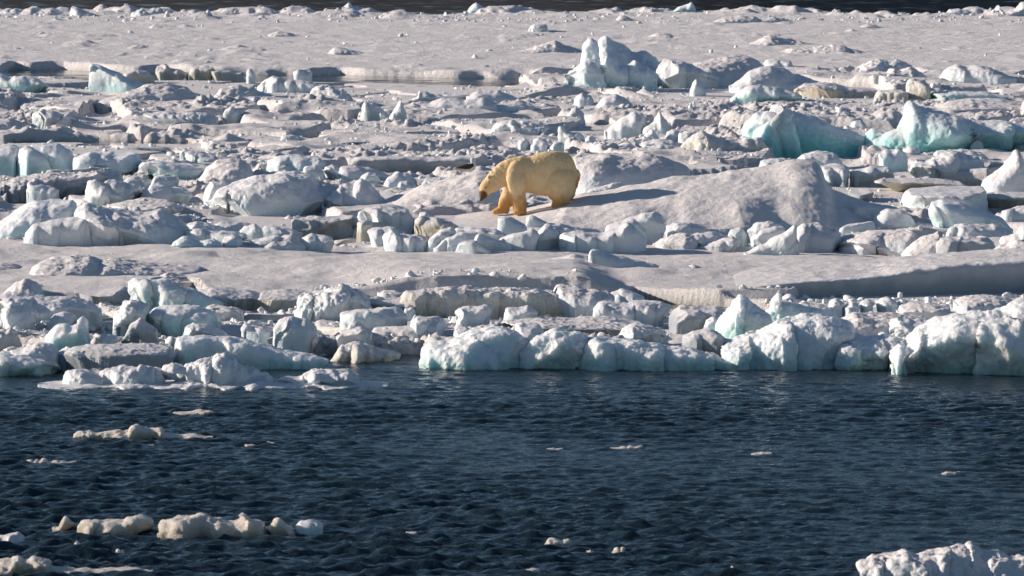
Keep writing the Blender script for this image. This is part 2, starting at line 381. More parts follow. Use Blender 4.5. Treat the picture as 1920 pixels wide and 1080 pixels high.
def b(n, l, mat, *lofts, cat=None, g=None, **kw):
    """one ice thing; every loft is (crop, outline, base, options)"""
    parts = []
    for L in lofts:
        seedc[0] += 1; o = dict(kw); o.update(L[3] if len(L) > 3 else {})
        o.setdefault('seed', seedc[0]); 
        if 'turn' not in o: o['turn'] = .35 * math.sin(seedc[0] * 2.3)
        parts.append(loft(L[0], L[1], L[2], **o))
    v, q, org = joinlofts(parts)
    o = link(n, raw_mesh(n, v, q, mat=M[mat]), loc=org)
    cats = {'ice_block': 'ice block', 'ice_plate': 'ice slab', 'snow_mound': 'snow mound', 'iceberg': 'iceberg', 'ice_floe': 'ice floe',
            'ice_chunk': 'ice chunk', 'snow_drift': 'snow drift', 'ice_ridge': 'ice ridge'}
    tag(o, l, cat or cats[n], g)
    vx, vy = to_px(v[:, 0] + org[0], v[:, 1] + org[1], v[:, 2] + org[2])
    BLOCKS.append((float(vx.min()), float(vx.max()), float(vy.min()), lofts[0][2] / 3 + OFF[lofts[0][0]][1], l))
    return o
# ------------------------------------------------------------------ far pack (upper band of the photo)
b('ice_block', 'large fin-shaped pale blue ice block beside the far dark lead', 'blue', ('A0', '507,500 504,400 510,360 522,355 560,365 640,398 720,440 790,466 870,488', 502, dict(d=.9, p=2.6, turn=-.25)), lump=.1)
b('ice_block', 'low greenish ice block cut by the left edge below the far lead', 'green', ('A0', '-60,495 -50,400 20,420 60,445 100,430 140,425 200,435 260,465 340,492', 496, dict(d=.8)))
b('snow_mound', 'dark shaded snow mound right of the large fin-shaped block', 'snow', ('A0', '540,580 600,550 700,525 780,495 830,478 900,472 960,476 1040,500 1110,535 1210,560', 584, dict(d=2, p=1.6, turn=.5)))
b('ice_plate', 'tilted pale slab leaning up from rubble right of the dark mound', 'ice', ('A0', '1220,598 1260,575 1340,548 1440,537 1480,550 1440,575 1340,598', 600, dict(d=.6)))
b('snow_mound', 'rough snow hummock above the tilted pale slab', 'snow', ('A0', '1205,550 1250,492 1340,474 1420,492 1500,530 1640,548', 554, dict(d=1.2, p=1.6, turn=.4)))
b('ice_chunk', 'cream chunk at the left in the far lead', 'cream', ('A0', '690,440 700,412 760,390 830,402 870,438', 441, dict(d=.6)))
b('ice_chunk', 'upright cream chunk in the middle of the far lead', 'cream', ('A0', '880,412 885,372 930,358 955,385 975,390 1010,388 1062,414', 416, dict(d=.7)))
b('ice_plate', 'flat-topped cream slab tipped up in the far lead', 'cream', ('A0', '1068,415 1080,382 1150,366 1200,366 1212,390 1180,417', 418, dict(d=.7, p=4)))
b('ice_chunk', 'brown-white rubble chunk right of the tipped cream slab in the lead', 'cream', ('A0', '1172,418 1185,395 1240,388 1290,400 1360,418', 420, dict(d=.8)), lump=1.2)
b('ice_block', 'small bright white ice spike standing before the far lead', 'ice', ('A0', '1388,440 1392,398 1405,385 1420,395 1440,438', 442, dict(d=.3, p=2)))
b('ice_block', 'squarish bright white block standing before the far lead', 'ice', ('A0', '1648,442 1648,396 1700,390 1752,400 1757,440', 444, dict(d=.5)))
b('ice_plate', 'bluish ramp-shaped slab below the far lead with steep left end', 'ice', ('A0', '1448,490 1490,455 1530,430 1565,432 1600,450 1700,448 1780,465 1845,486', 495, dict(d=.9, turn=-.3)))
b('ice_block', 'knobbly white ice pile under the squarish block of the far lead', 'ice', ('A0', '1740,560 1760,510 1800,485 1850,490 1880,500 1930,500 1960,560', 584, dict(d=.9, p=2.2)), lump=1.3)
b('ice_floe', 'thin grey floe edge left of the knobbly chunk with blue foot', 'grey', ('A0', '140,604 200,575 300,566 420,568 545,578', 602, dict(d=1.6, p=4)))
b('ice_chunk', 'broken grey chunk with blue foot near the left edge', 'ice', ('A0', '188,695 190,640 240,615 310,622 345,640 350,670 380,640 430,670 440,690', 698, dict(d=.8)), lump=1)
b('snow_mound', 'dark snow mound cut by the left edge under the thin floe', 'snow', ('A0', '-60,722 -40,680 0,672 60,668 110,690 155,718', 724, dict(d=1.2, p=1.6, turn=.4)))
b('ice_chunk', 'rounded white knob standing on a low ledge of rubble', 'ice', ('A0', '1262,655 1270,612 1300,595 1345,612 1365,640 1450,655', 657, dict(d=.5)), lump=1)
b('ice_ridge', 'row of white rubble lumps left of the rounded knob', 'ice', ('A0', '780,668 800,645 860,640 900,630 960,628 1000,640 1080,632 1160,640 1230,660', 672, dict(d=.8, p=2.4)), lump=2)
b('snow_mound', 'small cone of shaded snow on the smooth band above the long blue rubble row', 'snow', ('B0', '1140,108 1220,90 1280,60 1330,84 1400,103', 110, dict(d=1.2, p=1.7, turn=.4)))
b('ice_block', 'smooth rounded white block right of the small snow cone', 'ice', ('B0', '1575,112 1590,72 1640,68 1700,84 1745,110', 114, dict(d=.7)))
b('ice_chunk', 'two-peaked white block at the back edge of the pack far left', 'ice', ('A0', '392,78 400,38 440,48 480,66 570,92', 94, dict(d=.8, p=2.4)))
b('ice_chunk', 'small pointed white block at the back edge near the dark open water', 'ice', ('A0', '1130,95 1172,52 1198,92', 97, dict(d=.5, p=2)))
b('snow_mound', 'long low white hummock breaking the back edge of the pack', 'snow', ('A0', '1560,74 1610,45 1680,48 1780,66 1900,74', 78, dict(d=1.5, p=1.6)))
b('ice_ridge', 'jagged pressure ridge at the back edge in the left corner', 'ice', ('A0', '-30,90 0,66 40,55 60,62 90,48 130,60 180,42 220,62 260,58 300,50 360,74', 92, dict(d=1.5, p=2.2)), lump=2)
b('ice_ridge', 'low rubble ridge at the back edge between pointed and two-peaked blocks', 'ice', ('A0', '740,78 800,48 850,56 900,44 950,64 1040,84', 92, dict(d=1.2, p=2.2)), lump=2)
b('snow_drift', 'shaded rubble drift on the far snow plain near the upper left', 'snow', ('A0', '830,158 870,138 940,145 1000,150 1040,135 1120,156', 160, dict(d=1.3, p=1.6)), lump=1.5)
for (ps, bs, l) in (('395,238 425,224 470,228 522,242', 244, 'single thin shadowed drift on the far plain at the left'),
                    ('720,268 770,253 810,257 832,270', 272, 'small drift right of the thin shadowed drift on the far plain'),
                    ('1210,282 1290,262 1345,248 1415,272', 286, 'two-step drift in the middle of the left far plain'),
                    ('1508,196 1560,179 1620,184 1672,203', 206, 'long dark drift above the two-step drift'),
                    ('1840,304 1880,268 1920,266 1990,285 2100,306', 308, 'dark wedge-shaped snow drift above the far lead'),
                    ('195,200 230,184 280,198', 202, 'small drift nearest the upper left corner of the plain'),
                    ('615,310 690,297 740,311', 314, 'flat drift just above the far lead at the left')):
    b('snow_drift', l, 'snow', ('A0', ps, bs, dict(d=1.4, p=1.6, turn=.3)), g='snow drifts on the far plain')
b('ice_block', 'white wedge block with long tail at the back edge left of centre', 'ice', ('A1', '0,78 8,40 45,15 58,34 110,42 190,62 235,75', 80, dict(d=1, p=2.4)))
b('ice_block', 'pointed blue-white block on the back edge against dark water', 'blue', ('A1', '703,72 730,35 760,12 792,36 812,68', 74, dict(d=1, p=2.2)))
b('ice_block', 'boxy shaded block with lit left side alone on the far plain', 'ice', ('A1', '1043,182 1060,150 1085,133 1150,134 1168,168', 183, dict(d=1)))
b('snow_drift', 'long dark drift below the boxy block of the far plain', 'snow', ('A1', '820,218 900,196 1000,189 1100,195 1155,214', 219, dict(d=2, p=1.6, turn=.4)))
b('ice_ridge', 'curved shaded drift ridge left of the big white iceberg', 'snow', ('A1', '940,300 1050,276 1130,250 1205,234 1250,256 1350,280', 302, dict(d=1.3, p=1.9, turn=.3)), lump=1)
b('snow_drift', 'dark drift right of centre under the back edge', 'snow', ('A1', '1538,116 1570,88 1605,92 1645,114', 118, dict(d=1, p=1.6)))
b('snow_drift', 'dark oval drift above the big white iceberg', 'snow', ('A1', '1640,214 1730,205 1780,184 1840,188 1885,212', 217, dict(d=1.5, p=1.6)))
b('iceberg', 'big white iceberg with twin peaks and fluted front behind the pack', 'blue',
  ('A1', '1400,460 1440,300 1462,215 1490,206 1530,238 1590,264 1640,300 1700,288 1760,328 1800,400', 462, dict(d=2.0, p=2.2, turn=.3)),
  ('A1', '1350,470 1356,330 1357,250 1385,206 1405,203 1430,224 1445,300 1455,470', 474, dict(d=.8, p=2.4, turn=-.5)),
  ('A1', '1243,484 1255,430 1300,380 1370,335 1430,340 1460,356 1490,310 1520,330 1560,378 1610,366 1650,336 1682,372 1720,384 1770,420 1775,484', 487, dict(d=.8, p=2.6, turn=-.15)), lump=.9, rough=1.3)
b('ice_block', 'rounded pale berg bit leaning on the right end of the twin-peaked iceberg', 'ice', ('A1', '1762,468 1770,390 1792,345 1822,327 1870,345 1930,352 2000,385 2120,440', 470, dict(d=1.1, p=2.4)))
b('snow_mound', 'broad grey snow mound right of the twin-peaked iceberg', 'snow', ('A2', '-80,440 0,380 90,348 200,330 290,312 345,315 400,330 440,365 560,440', 446, dict(d=2.4, p=1.6, turn=.5)))
b('ice_block', 'flat bluish block behind the broad grey mound', 'ice', ('A2', '445,378 470,336 540,330 602,340 616,372', 380, dict(d=1)))
b('snow_mound', 'smooth dark blue dome in front of the broad grey mound', 'ice', ('A2', '258,490 350,430 372,400 430,374 500,370 570,385 620,420 700,442 800,470', 494, dict(d=1.6, p=1.6, turn=.3)), lump=.1)
b('ice_block', 'small white spike at the foot of the twin-peaked iceberg', 'ice', ('A2', '40,512 60,470 75,440 100,464 132,505', 517, dict(d=.5, p=2)))
b('ice_block', 'long pale green lit block in the middle of the right far pack', 'green', ('A2', '265,560 340,500 380,478 430,480 520,490 600,508 672,535', 566, dict(d=.8, p=2.8)))
b('ice_floe', 'dirty cream floe edge right of the pale green block', 'cream', ('A2', '620,500 680,466 780,460 850,470 920,490 1090,500', 522, dict(d=1.4, p=3)), lump=1)
b('ice_block', 'tub-shaped bright white block with fluted sides', 'cream', ('A2', '1254,540 1262,460 1290,442 1350,446 1370,470 1388,535', 545, dict(d=.7, p=3.4)))
b('ice_chunk', 'pale chunk touching the right of the tub-shaped block', 'ice', ('A2', '1380,505 1398,462 1445,464 1452,500', 508, dict(d=.5)))
b('ice_floe', 'low greenish floe running right from the tub-shaped block', 'green', ('A2', '1380,545 1400,515 1500,508 1700,518 1815,536', 551, dict(d=1.2, p=3)))
b('ice_floe', 'low cream floe left of the tub-shaped block', 'cream', ('A2', '1072,545 1100,512 1180,502 1256,510', 551, dict(d=1.1, p=3.4)))
b('ice_ridge', 'blue-white pile of rounded lumps on the right far plain', 'ice', ('A2', '960,405 1000,375 1060,345 1100,338 1150,350 1195,340 1240,352 1275,368 1300,402', 408, dict(d=1.2, p=2.3)), lump=2)
b('ice_ridge', 'brownish rubble hump below the blue-white pile', 'snow', ('A2', '1000,445 1080,412 1150,405 1180,382 1220,398 1280,376 1340,410 1380,440', 450, dict(d=1.4, p=2)), lump=1.5)
b('ice_block', 'long pale mound of ice above the tub-shaped block', 'ice', ('A2', '1452,444 1490,392 1540,368 1600,380 1650,366 1710,376 1760,400 1870,434', 450, dict(d=1.6, p=2.3)), lump=.8)
b('snow_mound', 'long dark snow bank across the right under the greenish floe', 'snow', ('A2', '1380,612 1480,575 1600,554 1800,560 1960,584 2060,610', 622, dict(d=2.6, p=1.6, turn=.2)))
b('ice_ridge', 'knobbly snow drift pile with lit crest on the right far plain', 'snow', ('A2', '540,302 620,272 720,275 800,256 900,255 940,278 1100,302', 306, dict(d=1.2, p=2)), lump=2)
b('snow_drift', 'peaked drift left of the knobbly drift pile', 'snow', ('A2', '340,260 420,228 490,195 560,215 700,240 790,258', 262, dict(d=1.6, p=1.6, turn=.3)), lump=1)
b('ice_ridge', 'shaded rubble ridge just under the back edge right of centre', 'snow', ('A2', '150,128 230,100 320,88 400,92 430,108 520,98 600,110', 130, dict(d=1.3, p=2)), lump=1.6)
b('snow_mound', 'white hummock breaking the back edge right of centre', 'snow', ('A2', '250,62 340,42 390,28 440,40 560,62', 66, dict(d=1.5, p=1.6)), lump=1)
b('snow_drift', 'triangular dark drift on the right far plain', 'snow', ('A2', '975,160 1040,132 1080,138 1120,158', 162, dict(d=1, p=1.6)))
b('snow_drift', 'tiny drift left of the triangular drift', 'snow', ('A2', '910,178 950,163 985,176', 180, dict(d=1, p=1.6)))
b('snow_drift', 'long faint drift at the right of the far plain', 'snow', ('A2', '1440,275 1540,262 1640,270', 278, dict(d=1.5, p=1.6)))
b('ice_block', 'blue wedge block on the back edge at top centre right', 'blue', ('A1', '1860,66 1900,40 1970,15 1990,40 1995,62', 68, dict(d=1, p=2.6)))
b('ice_block', 'bluish dome on the back edge near the upper right corner', 'blue', ('A2', '1480,82 1500,55 1550,50 1610,60 1650,78', 86, dict(d=1, p=2.3)))
b('ice_block', 'pointed block on the back edge right of the bluish dome', 'blue', ('A2', '1735,80 1750,55 1780,28 1798,75', 84, dict(d=.8, p=2.2)))
b('ice_block', 'white block cut by the right edge at the top corner', 'ice', ('A2', '1800,85 1850,60 1885,48 1900,18 1940,10 1990,84', 90, dict(d=1.2, p=2.4)))
b('iceberg', 'wedge-shaped turquoise iceberg with bright left face sloping to the right', 'aqua',
  ('A2', '352,735 356,690 400,640 478,622 490,580 512,572 560,598 640,630 740,662 830,705 940,742 1032,770 1036,850', 850, dict(d=1.6, p=3, turn=.12)),
  ('A2', '350,728 360,680 410,640 480,628 560,640 620,700 660,852', 852, dict(d=.9, p=2.6, turn=-.6)), lump=.7, rough=1.2)
b('iceberg', 'long turquoise iceberg with white peak running out at the right edge', 'aqua',
  ('A2', '1180,850 1215,740 1252,660 1255,592 1285,568 1330,600 1430,626 1500,640 1520,632 1600,660 1800,686 1940,704 2150,740 2220,870', 868, dict(d=1.8, p=2.8, turn=.1)),
  ('A2', '1030,860 1060,830 1075,790 1130,770 1210,725 1300,650 1360,650 1330,720 1310,860', 862, dict(d=.8, p=2.6, turn=-.5)),
  ('A2', '1034,850 1040,790 1030,745 1065,726 1110,738 1160,745 1120,800 1080,850', 855, dict(d=.6, p=2.6, turn=-.3)), lump=.6, rough=1.2)
b('ice_block', 'small pointed block behind the gap between the two turquoise icebergs', 'ice', ('A2', '855,666 872,600 900,608 940,640 1010,640 1032,664', 670, dict(d=.6, p=2.3)))
b('ice_chunk', 'rough white chunk behind the gap between the two turquoise icebergs', 'ice', ('A2', '938,716 960,676 1000,676 1030,705', 720, dict(d=.6)), lump=1)
b('ice_chunk', 'grey snow lump left of the peak of the long turquoise iceberg', 'snow', ('A2', '1055,695 1075,655 1110,640 1180,615 1240,650 1180,690', 700, dict(d=.9, p=2)), lump=1)
b('ice_block', 'bright white block of two humps left of a dark cone', 'ice', ('A1', '1478,740 1530,700 1580,665 1650,632 1690,640 1715,690 1730,735', 745, dict(d=.9, p=2.3, turn=-.2)))
b('ice_block', 'dark cone-shaped block right of the two-humped white block', 'ice', ('A1', '1690,722 1750,672 1775,650 1793,627 1815,660 1855,735', 750, dict(d=.8, p=2)))
b('ice_block', 'bright white sail-shaped fin standing in the centre of the far pack', 'ice', ('A1', '268,662 300,612 318,575 334,558 350,582 370,640', 664, dict(d=.4, p=2, turn=-.4)), lump=.1)
b('ice_block', 'dark shaded block left of the white sail-shaped fin', 'ice', ('A1', '114,652 118,592 140,562 182,582 230,615 275,652', 657, dict(d=.6, p=2.6)), lump=.1)
b('ice_plate', 'long flat slab with raised horn at its left end', 'ice', ('A1', '385,560 432,540 440,505 480,511 500,530 560,532 720,530', 568, dict(d=.8)))
b('snow_mound', 'dark rounded mound right of the horned slab', 'ice', ('A1', '705,545 760,516 880,511 935,530 1005,566', 578, dict(d=1.1, p=2.3, turn=.3)))
b('ice_ridge', 'long lumpy blue-grey bank in front of the horned slab', 'ice', ('A1', '378,605 400,578 500,576 560,556 640,552 700,560 800,548 875,578', 618, dict(d=1, p=2.3)))
b('ice_block', 'dark lump at the right of the long lumpy bank', 'ice', ('A1', '830,608 880,588 980,575 1090,600', 616, dict(d=.8, p=2.2)))
b('ice_block', 'rounded hummock below the foot of the twin-peaked iceberg', 'ice', ('A1', '1435,592 1480,550 1540,534 1600,554 1640,590', 600, dict(d=.9, p=2.2)))
b('ice_chunk', 'knobbly white chunk left of the rounded hummock', 'ice', ('A1', '1308,562 1350,520 1400,538 1420,560', 570, dict(d=.6, p=2.2)), lump=1.2)
b('ice_chunk', 'small bright cone of ice on the snow left of the two-humped block', 'ice', ('A1', '1268,645 1300,612 1320,598 1345,620 1368,642', 648, dict(d=.5, p=1.8)))
b('ice_ridge', 'rough white rubble ridge with dark hollows above the bear', 'ice', ('A1', '838,738 860,705 900,690 960,678 1000,700 1020,684 1100,694 1190,728', 742, dict(d=.9, p=2.4)), lump=2, rough=1.4)
b('ice_block', 'pale greenish block with a horn on its left above the bear rump', 'ice', ('B1', '1226,118 1222,25 1240,28 1270,48 1330,50 1352,70 1372,110', 122, dict(d=.5, p=3)), lump=.8)
for (ps, bs, l) in (('992,130 1000,92 1035,84 1058,112', 134, 'leftmost chunk of the white row above the bear back'),
                    ('1060,132 1085,98 1108,84 1150,98 1168,128', 138, 'second chunk of the white row above the bear back'),
                    ('1375,128 1380,88 1400,75 1425,90 1424,126', 132, 'upright chunk just right of the horned greenish block'),
                    ('1170,135 1200,105 1250,115 1255,138', 142, 'third chunk of the white row above the bear back'),
                    ('1405,145 1430,110 1490,118 1500,140', 150, 'chunk right of the upright chunk above the mound'),
                    ('1690,100 1720,62 1750,36 1768,68 1802,98', 103, 'pointed chunk left of the egg-shaped pair'),
                    ('1822,92 1838,52 1870,40 1902,56 1908,90', 98, 'egg-shaped white chunk, left of a pair'),
                    ('1895,110 1905,60 1950,45 2000,60 2010,105', 116, 'egg-shaped white chunk, right of a pair')):
    b('ice_chunk', l, 'ice', ('B1', ps, bs, dict(d=.55, p=2.0)), lump=1.4, rough=1.5)
b('ice_plate', 'pale flat block tucked behind the broad mound above the bear', 'ice', ('B1', '1522,160 1570,118 1620,108 1672,150', 168, dict(d=.6)))
b('ice_plate', 'stacked rounded slab left of the dark-footed floe', 'ice', ('B1', '1652,135 1700,108 1790,92 1850,95 1905,120', 152, dict(d=.7)))
b('ice_plate', 'oval pale slab lying on snow below the stacked rounded slab', 'ice', ('B1', '1678,168 1720,134 1800,120 1862,132 1892,165', 178, dict(d=.6)))
b('ice_floe', 'dark-footed lumpy floe in front of the wedge-shaped iceberg', 'cream', ('B2', '-10,130 20,95 80,62 110,48 160,78 230,100 340,88 440,82 456,120 440,160', 175, dict(d=1.0, p=3)), lump=1, rough=1.2)
# ------------------------------------------------------------------ left middle
b('ice_block', 'round blue ice boulder cut by the left edge', 'blue', ('B0', '-60,262 -50,140 0,130 60,124 100,140 118,180 130,262', 268, dict(d=1, p=2.4, turn=-.2)))
b('ice_block', 'large smooth turquoise boulder near the left edge', 'blue', ('B0', '100,270 112,152 180,114 260,104 330,116 390,165 412,220 432,272', 277, dict(d=1.1, p=2.5)), lump=.2)
b('ice_block', 'long blue-grey block with rubble top right of the turquoise boulder', 'blue', ('B0', '428,270 430,190 480,176 520,156 560,166 650,172 720,165 792,172 812,192 800,300', 300, dict(d=1.1, p=4, turn=.1)))
b('ice_floe', 'dark green-footed floe running right from the long blue-grey block', 'green', ('B0', '780,310 800,212 900,205 1000,222 1100,232 1190,246', 314, dict(d=1.4, p=4, turn=.3)))
b('ice_floe', 'long floe with dark front wall and crusty top at the left', 'grey', ('B0', '-60,378 -40,335 15,328 100,308 200,296 300,285 380,292 450,288 560,272 620,250 682,290 692,330 560,345 500,372', 382, dict(d=1.4, p=3.6, turn=.1)), lump=1.2)
b('ice_chunk', 'bright lump lying on the crusty floe at the left', 'ice', ('B0', '448,272 472,240 530,235 582,224 592,255', 280, dict(d=.45)))
b('ice_plate', 'smooth shaded slab with white left tip above the left hummocks', 'ice', ('B0', '1014,208 1020,165 1042,150 1100,155 1200,176 1292,195', 226, dict(d=.9, p=3)))
b('snow_mound', 'light snow mound with long left slope under the smooth shaded slab', 'snow', ('B0', '1105,324 1150,270 1220,215 1300,200 1352,205 1400,235 1425,280', 328, dict(d=1.5, p=1.6, turn=-.3)))
b('ice_plate', 'low white slab left of the light snow mound', 'ice', ('B0', '998,292 1012,262 1080,258 1145,266 1130,300', 310, dict(d=.5)))
b('ice_block', 'white hump right of the crusty floe end', 'ice', ('B0', '688,338 722,310 762,304 810,318 862,334', 343, dict(d=.6, p=2.3)))
b('ice_chunk', 'knobbly white chunk between the white hump and the snow mound', 'ice', ('B0', '858,332 880,296 940,290 1000,300 1010,332', 344, dict(d=.6)), lump=1.4)
b('ice_block', 'snowy block with rounded head and dark right side', 'ice', ('B0', '478,436 484,370 500,326 540,320 595,345 640,360 700,380', 442, dict(d=.7, p=2.6)))
b('snow_mound', 'grey ice hump behind the snowy block with rounded head', 'ice', ('B0', '568,360 602,318 660,330 780,360 802,422', 440, dict(d=.9, p=2.4, turn=.3)))
b('ice_block', 'white block draped in snow with dark top right side', 'ice', ('B0', '788,432 800,385 835,372 860,345 920,350 1000,375 1090,398', 434, dict(d=.8, p=2.6)))
b('ice_plate', 'cream lit slab tilted up at the end of the crusty floe', 'ice', ('B0', '160,398 150,352 165,335 200,342 250,352 335,376', 405, dict(d=.35, p=2.3, turn=-.3)))
b('ice_block', 'cube-like block with white rounded top at the left end of the big shaded hummock', 'ice', ('B0', '1152,410 1160,368 1190,326 1280,325 1300,355 1296,440', 440, dict(d=.6, p=4, turn=-.1)))
b('ice_ridge', 'big blue shaded hummock left of the bear', 'ice',
  ('B0', '1120,470 1200,430 1240,380 1300,352 1345,340 1440,300 1530,290 1600,285 1700,300 1752,296 1768,330 1790,372 1920,366', 482, dict(d=1.8, p=2.6, turn=.1)),
  ('B1', '-160,470 -60,400 0,350 30,345 80,362 82,340 112,320 160,345 200,402 245,440', 478, dict(d=1.2, p=2.4, turn=.1)), rough=1.2)
b('ice_plate', 'grey-topped floe corner below the big shaded hummock', 'snow', ('B0', '600,470 700,445 800,428 950,435 1045,462 1040,500', 508, dict(d=1.6, p=4, turn=-.35)))
b('ice_block', 'wide blue-ended block above the big shaded hummock', 'blue', ('B0', '1503,272 1510,214 1560,190 1650,180 1800,190 1832,215 1825,240', 276, dict(d=.8, p=3)))
b('ice_chunk', 'small rounded lump before the wide blue-ended block', 'ice', ('B0', '1545,272 1560,240 1600,234 1645,245 1652,272', 278, dict(d=.4)))
b('ice_block', 'pale block with split face right of the wide blue-ended block', 'ice', ('B0', '1702,305 1720,246 1780,238 1822,270 1832,312', 316, dict(d=.5)))
b('ice_block', 'rounded pale block right of the split-faced block', 'ice', ('B0', '1818,305 1830,250 1880,240 1930,280 1935,305', 310, dict(d=.5, p=2.4)))
b('ice_floe', 'thin grey floe wall above the wide blue-ended block', 'grey', ('B0', '1120,165 1180,145 1300,152 1350,140 1450,146 1600,134 1710,130 1748,152', 184, dict(d=1.2, p=3.4)), lump=1)
b('ice_block', 'large pale turquoise hummock at the left edge', 'blue', ('B0', '-70,660 -50,600 10,556 80,510 150,470 280,450 400,445 432,465 440,600', 662, dict(d=1.6, p=2.6)))
b('ice_plate', 'tilted white slab lying across the pale turquoise hummock', 'ice', ('B0', '130,600 134,555 200,512 300,490 342,480 352,545', 640, dict(d=.6, p=3, zg=.3, sink=.2)))
b('ice_ridge', 'big dark blue shaded bank right of the pale turquoise hummock', 'ice', ('B0', '425,640 440,490 492,465 560,475 700,500 800,512 900,505 960,530 1010,560 1056,590 1000,660', 690, dict(d=1.6, p=2.6, turn=.15)), lump=.5)
b('ice_plate', 'crisp rectangular slab leaning at the foot of the pale turquoise hummock', 'ice', ('B0', '133,684 150,620 182,576 250,562 350,545 480,530 512,560 528,680', 686, dict(d=.35, p=6, turn=-.06)), lump=.15, rough=.5)
b('ice_block', 'smooth wedge block right of the crisp rectangular slab', 'ice', ('B0', '480,682 520,612 580,565 640,564 700,600 718,650 720,680', 686, dict(d=.4, p=4)), lump=.1, rough=.6)
b('ice_plate', 'dark topped slab at the right end of the big dark blue bank', 'ice', ('B0', '1045,616 1062,562 1110,550 1200,572 1290,602', 622, dict(d=.6, p=3)), lump=.1)
b('ice_plate', 'flat-topped bluish slab with white left edge', 'ice', ('B0', '1038,640 1062,600 1100,590 1200,600 1380,622 1402,650', 690, dict(d=.6, p=4)), lump=.3)
b('ice_chunk', 'knobbly white rubble under the flat-topped bluish slab', 'blue', ('B0', '952,705 1000,660 1040,640 1120,672 1200,660 1255,690', 714, dict(d=.5, p=2.6)), lump=1.3)
b('ice_block', 'rounded bluish block at the foot of the flat-topped slab', 'ice', ('B0', '1254,696 1265,642 1320,630 1362,650 1372,692', 702, dict(d=.4, p=3)), lump=.2)
b('ice_block', 'pale leaning block right of the flat-topped slab', 'ice', ('B0', '1350,610 1380,576 1440,568 1476,600 1482,642', 650, dict(d=.4, p=3.5)), lump=.1)
b('ice_plate', 'long low blue slab behind the pale leaning block', 'ice', ('B0', '1212,575 1250,551 1350,560 1420,572 1440,590', 606, dict(d=.5)), lump=.1)
b('ice_plate', 'grey slab sloping right of the pale leaning block', 'ice', ('B0', '1470,612 1492,576 1560,575 1650,600 1705,618', 638, dict(d=.5)), lump=.1)
b('ice_block', 'curved bluish block below the grey sloping slab', 'ice', ('B0', '1370,694 1420,660 1550,630 1590,645 1560,690', 700, dict(d=.5, p=2.4)), lump=.1)
b('snow_mound', 'smooth snowy hump at the snow edge left of centre', 'snow', ('B0', '1472,694 1540,650 1640,628 1702,660 1735,696', 703, dict(d=.8, p=1.6)), lump=.1)
b('ice_block', 'rounded pale block right of the smooth snowy hump', 'ice', ('B0', '1692,650 1752,628 1862,640 1888,690', 697, dict(d=.5, p=2.8)), lump=.3)
b('ice_block', 'thick dark-footed block left of the cream cube', 'grey', ('B0', '1642,585 1650,535 1700,528 1900,528 1980,512 2010,530 2024,600', 614, dict(d=.7, p=3.4, turn=.2)), lump=.3)
# ------------------------------------------------------------------ middle, around the bear
b('ice_plate', 'blue-grey slab sloping right at the far side of the left rubble', 'ice', ('B1', '-20,300 0,236 60,240 150,256 230,280 268,304', 314, dict(d=.8, p=2.8)), lump=.2)
b('ice_block', 'rounded white block in front of the sloping blue-grey slab', 'ice', ('B1', '104,336 112,300 150,280 200,290 222,335', 343, dict(d=.5, p=2.6)))
b('ice_block', 'dome of white ice left of the gull', 'ice', ('B1', '238,348 262,310 310,280 372,280 425,334', 352, dict(d=.6, p=2.3)), lump=.3)
b('ice_block', 'small smooth block below the white dome left of the gull', 'ice', ('B1', '314,358 330,332 372,330 425,354', 365, dict(d=.4, p=2.4)), lump=.2)
b('ice_block', 'low dark-sided slab below the gull', 'ice', ('B1', '438,348 472,320 560,314 598,330', 356, dict(d=.5, p=2.6)), lump=.2)
b('ice_floe', 'long dark blue shaded floe wall behind the gull', 'grey', ('B1', '48,240 60,215 100,200 300,195 500,205 700,195 740,190 790,182 815,200 828,240', 266, dict(d=.5, p=8, turn=.05, facet=0, rim=True)), lump=.3, rough=.6)  # grey material darkens the wall to paint in its shade
b('ice_block', 'dark rounded ice boulder right behind the head of the gull', 'grey', ('B1', '722,262 730,218 748,190 790,179 817,198 830,240 834,262', 265, dict(d=.35, p=7, turn=.4, facet=0, rim=True)), lump=.1, rough=.5)  # wall's right hump as its own block, shade put in by grey
b('ice_floe', 'dirty grey floe edge left of the dark blue wall', 'grey', ('B1', '22,160 30,131 60,125 200,130 240,152', 167, dict(d=.8, p=3.4)))
b('ice_floe', 'thin dark floe lip above the dirty grey floe edge', 'grey', ('B1', '-20,118 0,96 80,92 200,100 272,112', 121, dict(d=1, p=3.4)))
b('snow_mound', 'broad snow mound rising to a dark crest left of the bear head', 'snow', ('B1', '190,480 230,450 300,418 430,368 560,328 680,298 770,270 825,276 870,330 900,420 960,500', 505, dict(d=2.6, p=1.6, turn=-.12)), lump=.15, rough=.8)
b('snow_mound', 'big rounded snow hummock with white left face behind the bear rump', 'snow', ('B1', '1285,340 1300,240 1315,205 1345,198 1400,184 1500,170 1600,176 1700,170 1800,186 1880,220 1960,270', 382, dict(d=1.9, p=2.3, turn=.2)), lump=.4)
b('ice_block', 'smooth curved block at the foot of the hummock behind the rump', 'ice', ('B1', '1376,402 1390,380 1480,356 1560,334 1592,348 1592,385', 408, dict(d=.5, p=2.6)), lump=.1)
b('ice_plate', 'low snowy ledge with bright end left of the bear paws', 'cream', ('B1', '415,575 412,540 440,528 520,535 620,562 680,590', 606, dict(d=.5, p=2.6)), lump=1)
b('ice_chunk', 'rounded lump on the snowy ledge left of the bear paws', 'ice', ('B1', '436,545 444,506 480,500 535,534', 550, dict(d=.35, p=2.5)))
b('ice_plate', 'rounded long slab with smooth top left of the snowy ledge', 'ice', ('B1', '80,545 98,496 160,475 250,470 380,478 408,500 405,530', 570, dict(d=.7, p=2.8)), lump=.2)
